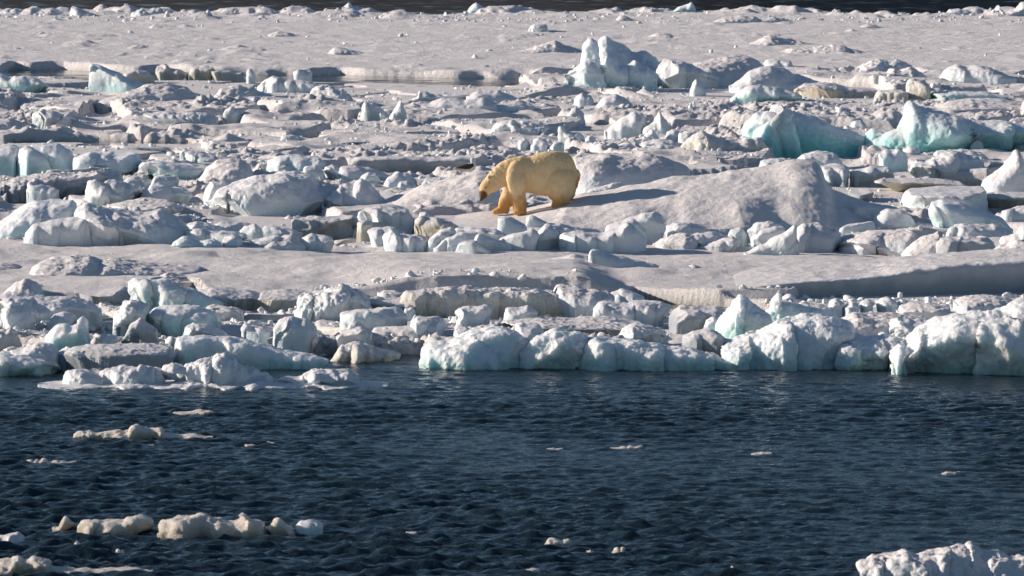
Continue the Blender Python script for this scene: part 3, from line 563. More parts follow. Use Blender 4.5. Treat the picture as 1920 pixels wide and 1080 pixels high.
b('ice_plate', 'grey slab end behind the rounded long slab', 'snow', ('B1', '395,520 400,480 440,458 463,462 450,500', 525, dict(d=.8, p=3)), lump=.1)
b('ice_chunk', 'small cream cube of ice left of the white slab row', 'cream', ('B1', '88,622 90,556 130,552 176,556 174,600', 628, dict(d=.35, p=4)), lump=.4)
b('ice_plate', 'pale slab at the left end of the white slab row', 'ice', ('B1', '144,650 150,602 180,590 300,588 352,612', 668, dict(d=.4, p=3.6)), lump=.15)
b('ice_plate', 'broad pale slab in front of the left end of the white slab row', 'ice', ('B1', '223,690 238,622 290,605 332,620 420,628 492,640 484,690', 700, dict(d=.4, p=3.6)), lump=.3)
b('ice_block', 'curved white shell-like slab in the row under the bear head', 'ice', ('B1', '486,692 500,648 560,602 620,590 645,612 640,650', 703, dict(d=.4, p=3)), lump=.15)
b('ice_plate', 'smooth shaded slab behind the curved shell-like slab', 'ice', ('B1', '636,620 642,586 720,580 862,596 935,622 900,650', 660, dict(d=.6, p=3)), lump=.1)
b('ice_plate', 'pale blue leaf-shaped slab below the smooth shaded slab', 'ice', ('B1', '518,702 580,652 650,620 700,616 775,620 760,670 700,700', 708, dict(d=.35, p=3.6)), lump=.1)
b('ice_block', 'faceted white block under the bear paws, left of three', 'ice', ('B1', '750,665 754,640 770,624 792,620 850,650 950,682 962,712', 718, dict(d=.35, p=5)), lump=.1, rough=.6)
b('ice_block', 'little trapezoid block at the front of the white slab row', 'ice', ('B1', '642,724 662,680 702,660 752,664 800,690 842,714', 730, dict(d=.3, p=4)), lump=.15)
b('ice_plate', 'upright angular slab standing just below the bear front paws', 'ice', ('B1', '900,612 880,570 878,530 922,525 980,545 1032,570 1046,597', 620, dict(d=.3, p=5, turn=-.15)), lump=.1, rough=.6)
b('ice_plate', 'pointed angular slab right of the upright angular slab', 'ice', ('B1', '1042,595 1040,540 1048,526 1072,521 1120,540 1172,570', 602, dict(d=.3, p=5)), lump=.1, rough=.6)
b('ice_block', 'rock-like faceted block with turquoise right edge', 'ice', ('B1', '886,655 940,630 1000,605 1080,588 1112,622 1100,660 1122,705', 716, dict(d=.5, p=4, turn=-.1)), lump=.1, rough=.7)
b('ice_block', 'dark-topped boulder with pointed left side in the slab row', 'ice', ('B1', '1110,695 1094,648 1110,602 1142,565 1200,560 1272,575 1390,612', 702, dict(d=.8, p=3)), lump=.1)
b('ice_plate', 'big long white slab with hooked right end in the slab row', 'ice', ('B1', '1222,702 1218,645 1250,617 1330,613 1450,626 1510,612 1560,598 1612,570 1680,586 1712,640 1712,702', 716, dict(d=.55, p=5, turn=-.03)), lump=.15, rough=.6)
b('ice_plate', 'tall pale slab behind the hooked white slab', 'ice', ('B1', '1483,612 1490,576 1600,540 1700,508 1762,497 1800,520 1832,585', 660, dict(d=.5, p=4, turn=-.05)), lump=.1, rough=.6)
b('ice_block', 'shaded blue block right of the tall pale slab', 'ice', ('B1', '1826,625 1830,575 1850,555 1930,556 2010,572 2060,600', 640, dict(d=.6, p=3)), lump=.2)
b('snow_mound', 'long low snow lump right of the hooked white slab', 'snow', ('B1', '1752,695 1800,660 1860,632 1930,620 2000,640', 702, dict(d=.8, p=1.6)), lump=.5)
# ------------------------------------------------------------------ right middle
b('ice_block', 'pale block peeking out left behind the crest of the great snow ridge', 'ice', ('B2', '428,252 440,215 500,202 580,204 640,225', 262, dict(d=.7, p=2.6)), lump=.1)
b('snow_mound', 'smooth dome behind the crest of the great snow ridge', 'ice', ('B2', '620,235 680,180 760,163 850,170 898,225', 240, dict(d=1.1, p=2.4)), lump=.1)
b('ice_block', 'smooth dark blue block right of the great ridge crest', 'ice', ('B2', '740,290 760,236 800,232 900,230 936,252 932,300', 316, dict(d=.8, p=3)), lump=.1)
b('ice_block', 'blue rounded cube below the long turquoise iceberg', 'blue', ('B2', '1086,235 1096,172 1130,155 1200,150 1250,162 1258,210 1236,250', 258, dict(d=.6, p=3.2)), lump=.1)
b('ice_block', 'rounded white block right behind the blue rounded cube', 'ice', ('B2', '1232,200 1242,150 1280,130 1322,142 1340,195', 205, dict(d=.5, p=2.5)), lump=.3)
b('ice_block', 'bright white egg-shaped ice knob before the long turquoise iceberg', 'ice', ('B2', '1606,170 1622,108 1652,92 1680,110 1692,170', 178, dict(d=.4, p=2.2, turn=-.3)), lump=.1)
b('ice_ridge', 'blue shaded jumble of blocks right of the blue rounded cube', 'ice',
  ('B2', '1250,285 1290,235 1400,212 1440,190 1500,168 1570,176 1600,196 1700,200 1725,270', 292, dict(d=1.0, p=2.6)), lump=.8)
b('ice_block', 'low blue hump behind the blue shaded jumble', 'ice',
  ('B2', '1400,205 1430,165 1480,160 1560,150 1620,155 1680,170 1720,200', 215, dict(d=.8, p=2.4)), lump=.8)
b('ice_plate', 'pale slab with snow rubble left of the blue shaded jumble', 'ice', ('B2', '932,305 942,266 1000,262 1060,240 1150,245 1182,270 1180,300', 308, dict(d=.6, p=3)), lump=1)
b('ice_floe', 'cream-edged floe with snowy top below the blue shaded jumble', 'cream', ('B2', '1052,352 1062,320 1100,306 1200,316 1300,312 1480,322 1560,340', 358, dict(d=1.2, p=3.2, turn=.2)), lump=.8)
b('ice_block', 'tall pointed snow-covered block at the right edge', 'snow', ('B2', '1688,362 1700,322 1780,272 1830,212 1868,165 1888,168 1920,222 1975,290 2000,360', 366, dict(d=1, p=2.2, turn=-.2)), lump=.3)
b('ice_floe', 'rectangular dark floe wall on the right behind the white blocks', 'ice', ('B2', '1200,440 1258,378 1400,368 1560,366 1690,364 1697,450', 474, dict(d=1.6, p=6, turn=.03)), lump=.1, rough=.5)
b('ice_floe', 'brown-edged floe right of the rectangular dark wall', 'cream', ('B2', '1690,440 1698,392 1800,388 1960,392 2080,440', 448, dict(d=1.2, p=4)), lump=.6)
b('ice_chunk', 'small broken chunk before the rectangular dark floe wall', 'ice', ('B2', '1225,444 1262,420 1302,408 1345,442', 452, dict(d=.4, p=2.5)), lump=1)
b('ice_floe', 'thin snow-topped slab left of the small broken chunk', 'grey', ('B2', '930,402 980,385 1060,376 1065,400', 412, dict(d=1.2, p=4)), lump=.1)
b('ice_plate', 'white trapezoid slab, leftmost of the big white blocks on the right', 'ice', ('B2', '918,562 945,510 975,462 1060,465 1162,480 1182,520 1150,565', 576, dict(d=.35, p=6, turn=-.06)), lump=.05, rough=.5)
b('ice_block', 'rounded white boulder right of the white trapezoid slab', 'ice', ('B2', '1068,562 1090,520 1150,485 1222,485 1282,520 1304,556', 592, dict(d=.55, p=2.8)), lump=.15, rough=.7)
b('ice_plate', 'narrow brick-shaped slab in front of the white trapezoid slab', 'ice', ('B2', '880,640 878,592 902,578 980,566 1072,554 1083,592', 644, dict(d=.35, p=6)), lump=.1, rough=.5)
b('ice_plate', 'largest smooth white slab tapering to the right edge', 'blue', ('B2', '1370,600 1376,478 1400,450 1450,433 1560,460 1700,502 1800,540 1850,600', 608, dict(d=.6, p=4, turn=-.05)), lump=.1, rough=.5)
b('ice_block', 'white block at the right edge behind the largest smooth slab', 'ice', ('B2', '1788,555 1795,475 1850,478 1930,468 2000,480 2010,560', 566, dict(d=.6, p=4)), lump=.6)
b('ice_plate', 'rounded flat slab lying over grey ice on the right', 'ice', ('B2', '1438,650 1450,612 1490,580 1560,562 1740,570 1842,600 1840,640', 664, dict(d=.8, p=3.2)), lump=.15)
b('ice_block', 'grey-faced block with white left wedge under the rounded flat slab', 'grey', ('B2', '1412,752 1410,670 1450,642 1600,630 1740,642 1745,720 1700,755', 762, dict(d=.7, p=3.6, turn=.15)), lump=.3)
b('snow_mound', 'white snowy fan left of the grey-faced block', 'snow', ('B2', '1225,742 1260,695 1350,650 1440,612 1450,700 1440,750', 757, dict(d=1.0, p=1.6, turn=-.2)), lump=.3)
b('snow_mound', 'long snow-covered tilted slab with dark foot in the right slab field', 'snow', ('B2', '800,715 900,660 1050,612 1250,600 1342,588 1310,640 1200,700', 738, dict(d=1.4, p=2.8, turn=-.25)), lump=.1)
b('ice_block', 'snow-topped boulder with blue right face left of the tilted slab', 'snow', ('B2', '568,705 620,622 680,572 760,562 862,602 884,645 800,715', 724, dict(d=.8, p=2.6, turn=.1)), lump=.15)
b('ice_plate', 'pale tilted slab leaning left of the snow-topped boulder', 'ice', ('B2', '384,690 395,642 440,602 520,584 592,588 560,650', 702, dict(d=.45, p=3)), lump=.1)
b('ice_plate', 'long thin white slab tilted up to the right', 'ice', ('B2', '342,735 400,705 460,680 560,622 620,575 657,580 640,640 540,710', 740, dict(d=.35, p=3, turn=-.1)), lump=.1)
b('ice_block', 'pale block behind the long thin white slab', 'ice', ('B2', '352,655 370,602 420,565 482,553 560,572', 664, dict(d=.5, p=2.8)), lump=.1)
b('ice_plate', 'low flat bluish slab left of the tilted slabs', 'ice', ('B2', '-10,690 0,626 100,615 182,610 265,642', 697, dict(d=.6, p=3)), lump=.2)
b('ice_plate', 'small snowy slab in front of the low flat bluish slab', 'snow', ('B2', '95,702 200,662 282,640 330,660', 708, dict(d=.5, p=2.6)), lump=.2)
b('ice_block', 'little block right of the low flat bluish slab', 'ice', ('B2', '250,640 270,592 330,588 364,632', 650, dict(d=.4, p=3)), lump=.2)
b('snow_mound', 'grey snow boulder cut by the right edge above the dark crack', 'snow', ('B2', '1655,805 1700,752 1800,692 1900,655 1990,680 2040,800', 818, dict(d=1.0, p=2.3, turn=-.2)), lump=.2)
b('ice_block', 'stacked white block at the right edge above the grey boulder', 'ice', ('B2', '1775,695 1792,650 1850,625 1885,620 1895,588 1930,580 1990,690', 704, dict(d=.6, p=3)), lump=.5)
# ------------------------------------------------------------------ great ridge under the bear and snow of the broad floe
RIDGE = b('snow_mound', 'great smooth snow ridge the bear walks on, peaking on the right', 'snow',
  ('B1', '440,600 540,562 650,536 800,512 930,506 1020,496 1080,480 1200,452 1350,408 1550,368 1700,342 1850,312 1920,305 2020,300 2120,286 2200,270 2330,255 2430,240 2520,212 2560,206 2640,214 2690,235 2715,300 2745,370 2840,415 2960,450 3120,480', 604, dict(d=4.0, p=1.3, turn=.0, zg=.3)), lump=.25, rough=.5, fine=1.2, facet=0)
b('snow_mound', 'long rounded snow bank shaded at its right on the broad floe', 'snow', ('C0', '180,140 210,105 245,80 300,66 400,58 430,54 520,66 570,95 660,80 760,92 900,112 1120,134', 178, dict(d=1.6, p=1.6, turn=.3)), lump=.15)
b('snow_drift', 'thin dark drift in front of the long rounded snow bank', 'snow', ('C0', '240,160 300,146 400,165 470,184', 190, dict(d=1.2, p=1.6, turn=.4)), lump=.2)
b('snow_drift', 'low dark drift cut by the left edge of the broad floe', 'snow', ('C0', '-80,150 -40,118 0,110 90,130 135,162', 168, dict(d=1.4, p=1.6, turn=.3)), lump=.2)
b('snow_drift', 'small rounded drift behind the pale green leaning block', 'snow', ('C0', '855,206 900,170 940,157 1000,172 1100,206', 212, dict(d=1, p=1.6, turn=.2)), lump=.1)
b('snow_drift', 'tidy dome-shaped drift at the floe edge left of centre', 'snow', ('C1', '392,226 440,198 505,186 560,196 606,222', 228, dict(d=1, p=1.6, turn=.3)), lump=.05)
b('snow_drift', 'small pointed dark drift right of centre on the broad floe', 'snow', ('C1', '1460,214 1500,190 1565,216', 218, dict(d=.7, p=1.6, turn=.3)), lump=.1)
b('snow_drift', 'tiny dark ripple of snow at the middle of the broad floe', 'snow', ('C1', '960,200 1005,188 1060,204', 206, dict(d=.7, p=1.6)), lump=.1)
b('snow_mound', 'wide low swell of snow beside the long tapering slab', 'snow', ('C1', '980,140 1100,105 1220,78 1310,56 1380,74 1460,110 1600,158', 165, dict(d=2.0, p=1.6, turn=.4)), lump=.1)
b('ice_plate', 'long tapering ice slab lying alone on the broad snow floe', 'ice', ('C1', '1394,100 1390,55 1395,25 1420,17 1480,36 1580,60 1700,86 1840,122 1900,142', 152, dict(d=.5, p=3, turn=.18)), lump=.1, rough=.6)
b('snow_drift', 'dark low drift on the left shore edge of the broad floe', 'snow', ('C1', '200,272 240,245 300,246 350,262', 276, dict(d=.7, p=1.6)), lump=.3)
b('snow_drift', 'low dark drift near the left end of the long dark crack', 'snow', ('C2', '-20,148 20,125 60,112 140,140', 152, dict(d=1, p=1.6, turn=.3)), lump=.2)
b('snow_drift', 'flat dark drift above the long dark crack', 'snow', ('C2', '540,176 600,154 660,148 750,162', 180, dict(d=1, p=1.6)), lump=.2)
b('ice_floe', 'long dark floe wall along the crack at the right', 'grey', ('C2', '300,222 420,205 520,196 700,184 850,180 1000,173 1150,160 1300,140 1500,121 1700,114 1940,104 2200,100', 231, dict(d=.9, p=9, turn=.30, back=5, rim=True)), lump=.2, rough=.5, facet=.5)
# ------------------------------------------------------------------ near shore of the pack, left
b('ice_block', 'large pale green leaning block rising to the left above the rubble', 'green', ('C0', '775,340 735,262 724,202 760,174 822,174 900,194 1040,236 1130,262 1230,310 1278,348', 352, dict(d=.6, p=3.2, turn=-.1)), lump=.4)
b('snow_mound', 'smooth snow-capped hump near the left edge above the shaded bank', 'snow', ('C0', '15,290 30,255 80,215 140,188 192,210 222,240 245,290', 296, dict(d=1, p=2.2)), lump=.2)
b('ice_ridge', 'long blue shaded bank under the snow-capped hump at the left', 'ice', ('C0', '-70,400 -50,290 0,278 80,262 200,290 400,300 500,330 562,380', 412, dict(d=1.2, p=2.4, turn=.2)), lump=.5)
b('ice_block', 'round-topped knobbly block at the left edge of the near rubble', 'ice', ('C0', '0,432 20,352 70,320 132,330 182,370 210,432', 465, dict(d=.7, p=2.6)), lump=1)
b('ice_block', 'pale bulky block with rounded lobes in the left near rubble', 'green', ('C0', '252,545 262,500 330,455 370,450 400,462 450,440 492,500 514,550', 566, dict(d=.7, p=2.8)), lump=.7)
b('ice_chunk', 'white hump behind the pale bulky lobed block', 'ice', ('C0', '265,445 310,392 362,380 410,396 436,432', 452, dict(d=.6, p=2.3)), lump=.6)
b('ice_chunk', 'small white cone right of the white hump in the left rubble', 'ice', ('C0', '425,446 445,415 465,403 495,440', 452, dict(d=.35, p=2.2)), lump=.6)
b('ice_block', 'tall stack of frosted lumps left of the grey-green dome', 'ice', ('C0', '640,450 642,400 680,365 712,325 745,308 792,330 830,350 800,440', 470, dict(d=.7, p=2.6)), lump=1.5, rough=1.4)
b('ice_block', 'grey block with scooped side below the tall frosted stack', 'grey', ('C0', '692,545 720,490 742,440 790,404 830,430 852,452 882,480 890,540', 550, dict(d=.5, p=3)), lump=.6)
b('ice_chunk', 'rounded ball-like chunk low in the left rubble', 'ice', ('C0', '560,552 570,512 610,498 655,514 668,552', 560, dict(d=.4, p=2.4)), lump=.2)
b('ice_block', 'grey-green dome block in the middle of the left rubble', 'green', ('C0', '796,430 850,370 920,344 1000,338 1100,345 1182,370 1215,410 1234,460', 467, dict(d=.9, p=2.8)), lump=.3)
b('ice_plate', 'thin bright plate tilted on the grey-green dome', 'ice', ('C0', '905,348 930,330 985,300 1010,308 1002,345', 352, dict(d=.3, p=3, zg=.3)), lump=.3)
b('ice_plate', 'snowy flat slab right of the pale green leaning block', 'snow', ('C0', '1140,365 1180,334 1300,345 1372,362 1370,385', 390, dict(d=.7, p=3)), lump=.8)
b('ice_block', 'smooth round boulder with shaded right foot left of centre', 'ice', ('C0', '1536,530 1542,462 1572,420 1640,400 1720,420 1772,460 1798,522', 538, dict(d=.6, p=2.8)), lump=.1)
b('ice_plate', 'low hump with flat top behind the big near slab', 'ice', ('C0', '1018,515 1040,457 1090,442 1160,450 1275,500', 524, dict(d=.6, p=2.6)), lump=.3)
b('ice_chunk', 'pointed chunk with curved back left of the round boulder', 'ice', ('C0', '1358,500 1362,440 1382,438 1420,470 1475,460 1525,482 1500,505', 510, dict(d=.35, p=2.6)), lump=.7)
b('ice_plate', 'biggest pale near slab standing in the water at the left', 'green', ('C0', '962,670 975,600 990,560 1000,508 1060,514 1150,502 1250,512 1400,542 1500,565 1600,590 1750,612 1862,628 1850,692', 698, dict(d=.5, p=6, turn=-.06, wet=True)), lump=.6, rough=.4, fine=1.3)
b('ice_floe', 'low white floe with crouching snow blobs floating off the left shore', 'ice',
  ('C0', '922,782 928,672 980,656 1022,690 1080,650 1150,634 1205,630 1215,609 1270,602 1322,622 1332,662 1440,700 1500,725 1550,755', 792, dict(d=.5, p=2.6)),
  ('C0', '358,738 372,722 430,702 500,712 560,722 600,700 680,678 730,694 782,690 792,670 850,690 912,700 932,770', 790, dict(d=.45, p=2.6)),
  ('C0', '1520,775 1600,745 1680,738 1760,700 1850,697 1960,706 2010,738 2030,775', 796, dict(d=.5, p=2.4)),
  ('C0', '212,800 300,778 360,786 420,776 520,770 600,782 700,768 800,764 930,780 1000,768 1150,760 1300,774 1450,760 1600,772 1750,762 1900,780 2000,770 2100,776 2190,782', 806, dict(d=.75, p=2.0, turn=.0, lump=2)), wet=True, lump=.9, rough=1.2, fine=1.3, turn=-.05)
b('ice_block', 'dark teal shaded block in the water at the left edge', 'green', ('C0', '-80,742 -60,620 0,602 70,598 150,604 250,622 332,658 352,700 345,730', 742, dict(d=.9, p=3, turn=.15, wet=True)), lump=.4)
b('ice_block', 'pale frosted block right of the dark teal block at the shore', 'green', ('C0', '300,700 335,600 370,576 420,590 470,600 545,640 563,685', 706, dict(d=.6, p=2.6, turn=-.1, wet=True)), lump=.8)
b('ice_ridge', 'frosty rubble ledge behind the dark teal block', 'ice', ('C0', '60,600 130,590 200,555 290,560 335,605', 625, dict(d=.6, p=2.6)), lump=1.2)
b('ice_floe', 'dark low floe edge between the frosted block and the big near slab', 'grey', ('C0', '380,585 500,555 650,548 800,556 960,570 1000,640', 640, dict(d=1.0, p=3.4)), lump=1)
b('ice_floe', 'thin floe edge left of the pale green leaning block', 'grey', ('C0', '430,278 560,246 700,234 740,250 740,285', 294, dict(d=1.4, p=4)), lump=.6)
b('ice_floe', 'dark floe edge right behind the pale green leaning block', 'grey', ('C0', '1100,262 1200,232 1280,238 1340,250 1432,262 1500,300 1515,320', 324, dict(d=1.2, p=3.6, turn=.15)), lump=.7)
b('ice_floe', 'brown-footed floe edge above the blue pool', 'cream', ('C0', '1430,300 1480,262 1600,252 1720,262 1830,260 1900,300', 318, dict(d=1.2, p=3.6)), lump=1)
b('ice_ridge', 'frosted cauliflower-like rubble heap right of the blue pool', 'ice',
  ('C0', '1656,385 1680,342 1690,300 1730,282 1800,272 1850,245 1925,235 1960,240 2050,275 2085,320', 392, dict(d=.8, p=2.6)), lump=1.8, rough=1.3)
b('ice_plate', 'smooth-edged slab lying below the cauliflower-like heap', 'ice', ('C1', '-5,440 0,382 80,360 200,350 322,340 372,388 362,430', 448, dict(d=.5, p=4)), lump=.3)
b('ice_chunk', 'small upright chunk right of the smooth-edged slab', 'ice', ('C1', '348,402 358,352 400,344 418,384', 408, dict(d=.3, p=3)), lump=.3)
b('ice_ridge', 'grey rounded rubble heap under the cream shore wall', 'grey', ('C1', '80,362 100,322 200,292 232,310 320,312 400,318 482,340 486,365', 376, dict(d=.7, p=2.6)), lump=1)
b('ice_block', 'dark grey bulky block with rounded left side in the water', 'grey', ('C1', '155,560 158,482 200,455 300,450 372,448 482,455 560,490 598,532 560,600', 606, dict(d=.75, p=3.4, turn=.08, wet=True)), lump=.3, rough=.8)
b('ice_block', 'white lump with folded top behind the dark grey bulky block', 'ice', ('C1', '384,450 430,402 500,404 545,402 575,412 578,485', 510, dict(d=.5, p=3)), lump=.5)
b('ice_plate', 'snowy ledge left behind the dark grey bulky block', 'snow', ('C1', '-40,500 0,480 60,462 120,452 170,462 175,520', 548, dict(d=.7, p=3)), lump=.7)
b('ice_chunk', 'round snowy knob on the ledge left of the dark grey block', 'ice', ('C1', '30,470 50,436 85,424 130,452', 476, dict(d=.35, p=2.3)), lump=.6)
b('ice_chunk', 'pyramid-like white chunk before the cream shore wall', 'ice', ('C1', '700,430 642,372 660,355 720,342 822,330 862,360 840,385 790,430', 436, dict(d=.4, p=3.2)), lump=.7)
b('ice_chunk', 'curl-shaped chunk right of the dark grey bulky block', 'ice', ('C1', '628,520 640,470 700,457 742,482 720,500', 526, dict(d=.4, p=2.6)), lump=.5)
b('ice_floe', 'low crusty slush floe with dark foot left of the main shore block', 'cream', ('C1', '-60,650 -20,590 0,560 60,552 110,545 140,560 200,590 330,618 325,650', 660, dict(d=.6, p=2.6, wet=True)), lump=1.4)
# ------------------------------------------------------------------ near shore, centre and right
b('ice_floe', 'cream fluted shore wall of the broad snow floe at the centre', 'cream',
  ('C1', '338,300 362,268 500,264 600,254 700,257 850,266 1000,264 1100,264 1182,276 1250,308 1304,358', 372, dict(d=.7, p=8, turn=.04, back=1.2, rim=True)), lump=1.3, rough=1.1, fine=1.3)
b('ice_block', 'big snow-topped white block at the right end of the cream shore wall', 'snow', ('C1', '1196,372 1184,310 1188,262 1210,225 1272,221 1372,240 1500,262 1545,290 1440,340 1370,375', 378, dict(d=.9, p=3, turn=-.1)), lump=.4)
b('ice_block', 'main shore block, long and pale with overhanging left nose', 'green',
  ('C1', '485,690 470,650 449,622 470,580 500,556 620,530 700,500 760,480 850,460 930,460 985,478 1040,520 1060,690', 702, dict(d=1.1, p=3.6, turn=-.05)), wet=True, lump=.7, rough=1.1, fine=1.4)
b('ice_block', 'white knobbed block standing on the back of the main shore block', 'ice', ('C1', '978,500 985,442 1050,430 1112,446 1152,500 1160,540', 560, dict(d=.7, p=3)), lump=.8)
b('ice_block', 'wide shore block with frosted crown and greenish melted foot', 'green',
  ('C1', '1045,690 1008,580 1050,535 1120,500 1205,465 1300,480 1360,500 1400,535 1420,690', 704, dict(d=.9, p=3.4, turn=.0)),
  ('C1', '1330,690 1370,540 1420,506 1500,510 1600,512 1700,540 1800,560 1850,572 1920,575 1985,590 2080,610 2180,640 2270,700', 706, dict(d=.8, p=4, turn=.02)), wet=True, lump=.8, rough=1.1, fine=1.4)
b('snow_mound', 'flat snowy bank with dark right flank behind the wide shore block', 'snow', ('C1', '880,440 930,405 1100,388 1300,408 1500,410 1600,425 1685,442', 492, dict(d=1.4, p=3, turn=.15)), lump=.8)
b('ice_ridge', 'rubble hump with shaded right slope right behind the wide shore block', 'ice', ('C1', '1552,520 1580,475 1630,448 1700,448 1782,468 1835,520', 535, dict(d=.7, p=2.4)), lump=1.4)
b('ice_block', 'long pale rubble block with lumpy ends under the snow floe', 'ice', ('C1', '1412,415 1420,345 1470,310 1600,322 1700,302 1800,310 1862,350 1852,400', 422, dict(d=.8, p=3.2)), lump=1)
b('ice_block', 'smooth white dome lying on the long pale rubble block', 'ice', ('C1', '1506,325 1520,272 1575,250 1640,265 1702,290 1690,325', 340, dict(d=.7, p=2.6)), lump=.5)
b('ice_block', 'dark-sided block between the rubble block and the glassy fan', 'grey', ('C1', '1842,430 1848,370 1900,340 1960,345 2100,350 2180,372 2150,440', 452, dict(d=.8, p=4)), lump=.5)
b('ice_chunk', 'white frosted chunk before the smooth snow floe at the centre', 'ice', ('C1', '915,395 930,352 990,355 1050,340 1105,375', 402, dict(d=.5, p=2.6)), lump=1.4)
b('ice_block', 'glassy fan-shaped upright block right of the centre shore', 'green', ('C2', '186,462 200,430 250,380 288,322 320,292 372,320 420,370 482,400 508,442', 504, dict(d=.7, p=2.6)), lump=.9, rough=1.3)
b('ice_block', 'glassy block with a tall thin spike at its left', 'green', ('C2', '452,380 488,350 505,300 530,268 543,262 534,300 545,330 600,318 700,340 800,360 865,372 860,395', 442, dict(d=.6, p=2.6)), lump=1, rough=.9)
b('ice_block', 'grey rounded boulder in front of the glassy fan-shaped block', 'grey', ('C2', '-5,560 0,505 60,475 150,470 202,482 240,522 235,565', 572, dict(d=.6, p=3)), lump=.5)
b('ice_chunk', 'small round knob left of the glassy fan-shaped block', 'ice', ('C2', '118,462 135,418 170,402 198,412 202,455', 470, dict(d=.35, p=2.4)), lump=.5)
b('ice_block', 'big humped shore block with turquoise hollow under its white brow', 'blue',
  ('C2', '330,690 300,620 200,552 240,520 300,500 400,462 480,440 560,410 680,390 760,388 852,410 960,460 940,690', 700, dict(d=1.3, p=3, turn=.0)),
  ('C2', '855,640 862,520 950,490 1090,500 1115,490 1180,495 1252,510 1180,560 1165,690 1000,700', 706, dict(d=.8, p=3, turn=.05)), wet=True, lump=.8, rough=1.2, fine=1.4)
b('snow_mound', 'snowy plate behind the big humped shore block', 'snow', ('C2', '840,425 900,392 955,370 1040,380 1150,385 1300,400 1440,432', 500, dict(d=1.3, p=3)), lump=.8)
b('ice_block', 'white jagged block on the right of the snowy plate', 'ice', ('C2', '1150,480 1165,410 1200,398 1280,415 1440,430 1400,480 1280,505', 512, dict(d=.7, p=3)), lump=1)
b('ice_block', 'great right-hand shore block with brown snow overhang and green foot', 'green',
  ('C2', '1215,600 1180,590 1230,545 1300,480 1400,430 1500,392 1620,378 1760,360 1850,300 1930,282 2100,290 2200,700', 738, dict(d=1.6, p=3, turn=.0)),
  ('C2', '1180,700 1172,605 1220,560 1260,575 1280,700', 728, dict(d=.6, p=2.6)), wet=True, lump=.8, rough=1.1, fine=1.4)
b('snow_mound', 'brown-shaded snow brow overhanging the great right-hand shore block', 'snow',
  ('C2', '1236,600 1240,560 1330,500 1440,460 1560,440 1700,465 1820,520 1930,600 2060,660', 650, dict(d=1.5, p=2.6, wet=True, sink=-.25)), lump=.5, rough=1)
b('ice_block', 'arm-shaped pair of lumps on top of the great right-hand shore block', 'ice', ('C2', '1618,440 1630,400 1680,380 1750,375 1835,388 1825,420 1775,432 1800,480 1740,485', 500, dict(d=.8, p=2.8)), lump=.6)
b('snow_mound', 'smooth snowy dome with dark right side near the right edge', 'snow', ('C2', '1525,345 1545,312 1600,292 1680,286 1760,290 1850,312 1900,340', 350, dict(d=1.1, p=2.4)), lump=.2)
b('snow_mound', 'whitish snow hump left of the dark-sided snowy dome', 'snow', ('C2', '1200,388 1230,350 1300,332 1400,332 1500,350', 394, dict(d=1, p=2.4)), lump=.4)
for (ps, bs, l) in (('818,345 835,318 860,304 902,322 908,345', 352, 'leftmost lump of the small rubble row under the dark crack'),
                    ('990,348 1002,320 1040,308 1072,316 1082,342', 352, 'flat-topped lump in the small rubble row under the dark crack'),
                    ('1090,340 1120,302 1160,292 1200,312 1215,340', 348, 'tallest lump of the small rubble row under the dark crack'),
                    ('1195,340 1230,300 1262,305 1270,335', 346, 'rightmost lump of the small rubble row under the dark crack'),
                    ('905,352 950,318 985,328 990,350', 357, 'low lump second in the small rubble row under the dark crack')):
    b('ice_chunk', l, 'ice', ('C2', ps, bs, dict(d=.45, p=2.5)), lump=1)
# ------------------------------------------------------------------ pieces adrift on the open water
W = dict(wet=True, lump=1.6, rough=1.2, fine=1.2)
b('ice_floe', 'small flat cream floe nearest the shore in open water', 'slush', ('D0', '958,118 975,100 1060,98 1130,90 1200,92 1226,112', 120, dict(d=.3, p=2.4, turn=0)), **W)
b('ice_floe', 'long thin floe with jagged crest afloat at left centre', 'slush',
  ('D0', '412,240 416,226 440,214 500,206 545,218 600,214 645,206 700,214 730,200 740,172 770,170 800,190 870,190 912,190 922,215 1000,230 1060,226 1100,226 1200,240', 250, dict(d=.3, p=2.3, turn=0)), **W)
b('ice_chunk', 'small squarish cream chunk, leftmost of the lower floating row', 'slush', ('D0', '294,776 298,728 350,718 402,697 418,712 427,770', 779, dict(d=.22, p=3.4, turn=0)), wet=True, lump=.6)
b('ice_block', 'left large cream block of the lower floating row', 'slush', ('D0', '438,770 470,710 540,700 575,712 650,705 705,700 722,680 800,674 862,700 858,750 830,795', 800, dict(d=.4, p=3, turn=0)), wet=True, lump=1.1)
b('ice_block', 'right large cream block of the lower floating row with central tuft', 'slush', ('D0', '912,770 898,735 912,690 1000,684 1060,690 1090,675 1130,662 1182,680 1250,702 1340,704 1390,692 1405,658 1432,682 1480,712 1500,795', 808, dict(d=.45, p=3, turn=0)), wet=True, lump=1.1)
b('ice_chunk', 'peaked chunk right of the large cream blocks in the floating row', 'slush', ('D0', '1488,785 1490,748 1528,730 1542,692 1570,684 1620,730 1668,785', 797, dict(d=.28, p=2.6, turn=0)), wet=True, lump=.6)
b('ice_chunk', 'rounded pebble-like chunk at the right end of the floating row', 'ice', ('D0', '1678,765 1668,738 1690,712 1750,704 1812,716 1838,780', 790, dict(d=.25, p=2.6, turn=0)), wet=True, lump=.5)
b('ice_chunk', 'pinkish white chunk cut by the left edge below the floating row', 'snow', ('D0', '-60,835 -50,800 20,788 70,782 95,776 130,795 137,832', 846, dict(d=.25, p=2.6, turn=0)), wet=True, lump=.8)
b('ice_floe', 'blurred cream slush floe in the bottom left corner', 'slush',
  ('D0', '-80,985 -60,940 60,930 105,904 132,942 200,914 272,922 284,965 400,970 520,985 620,978 760,985 862,1000', 1014, dict(d=.35, p=2.3, turn=0)), **W)
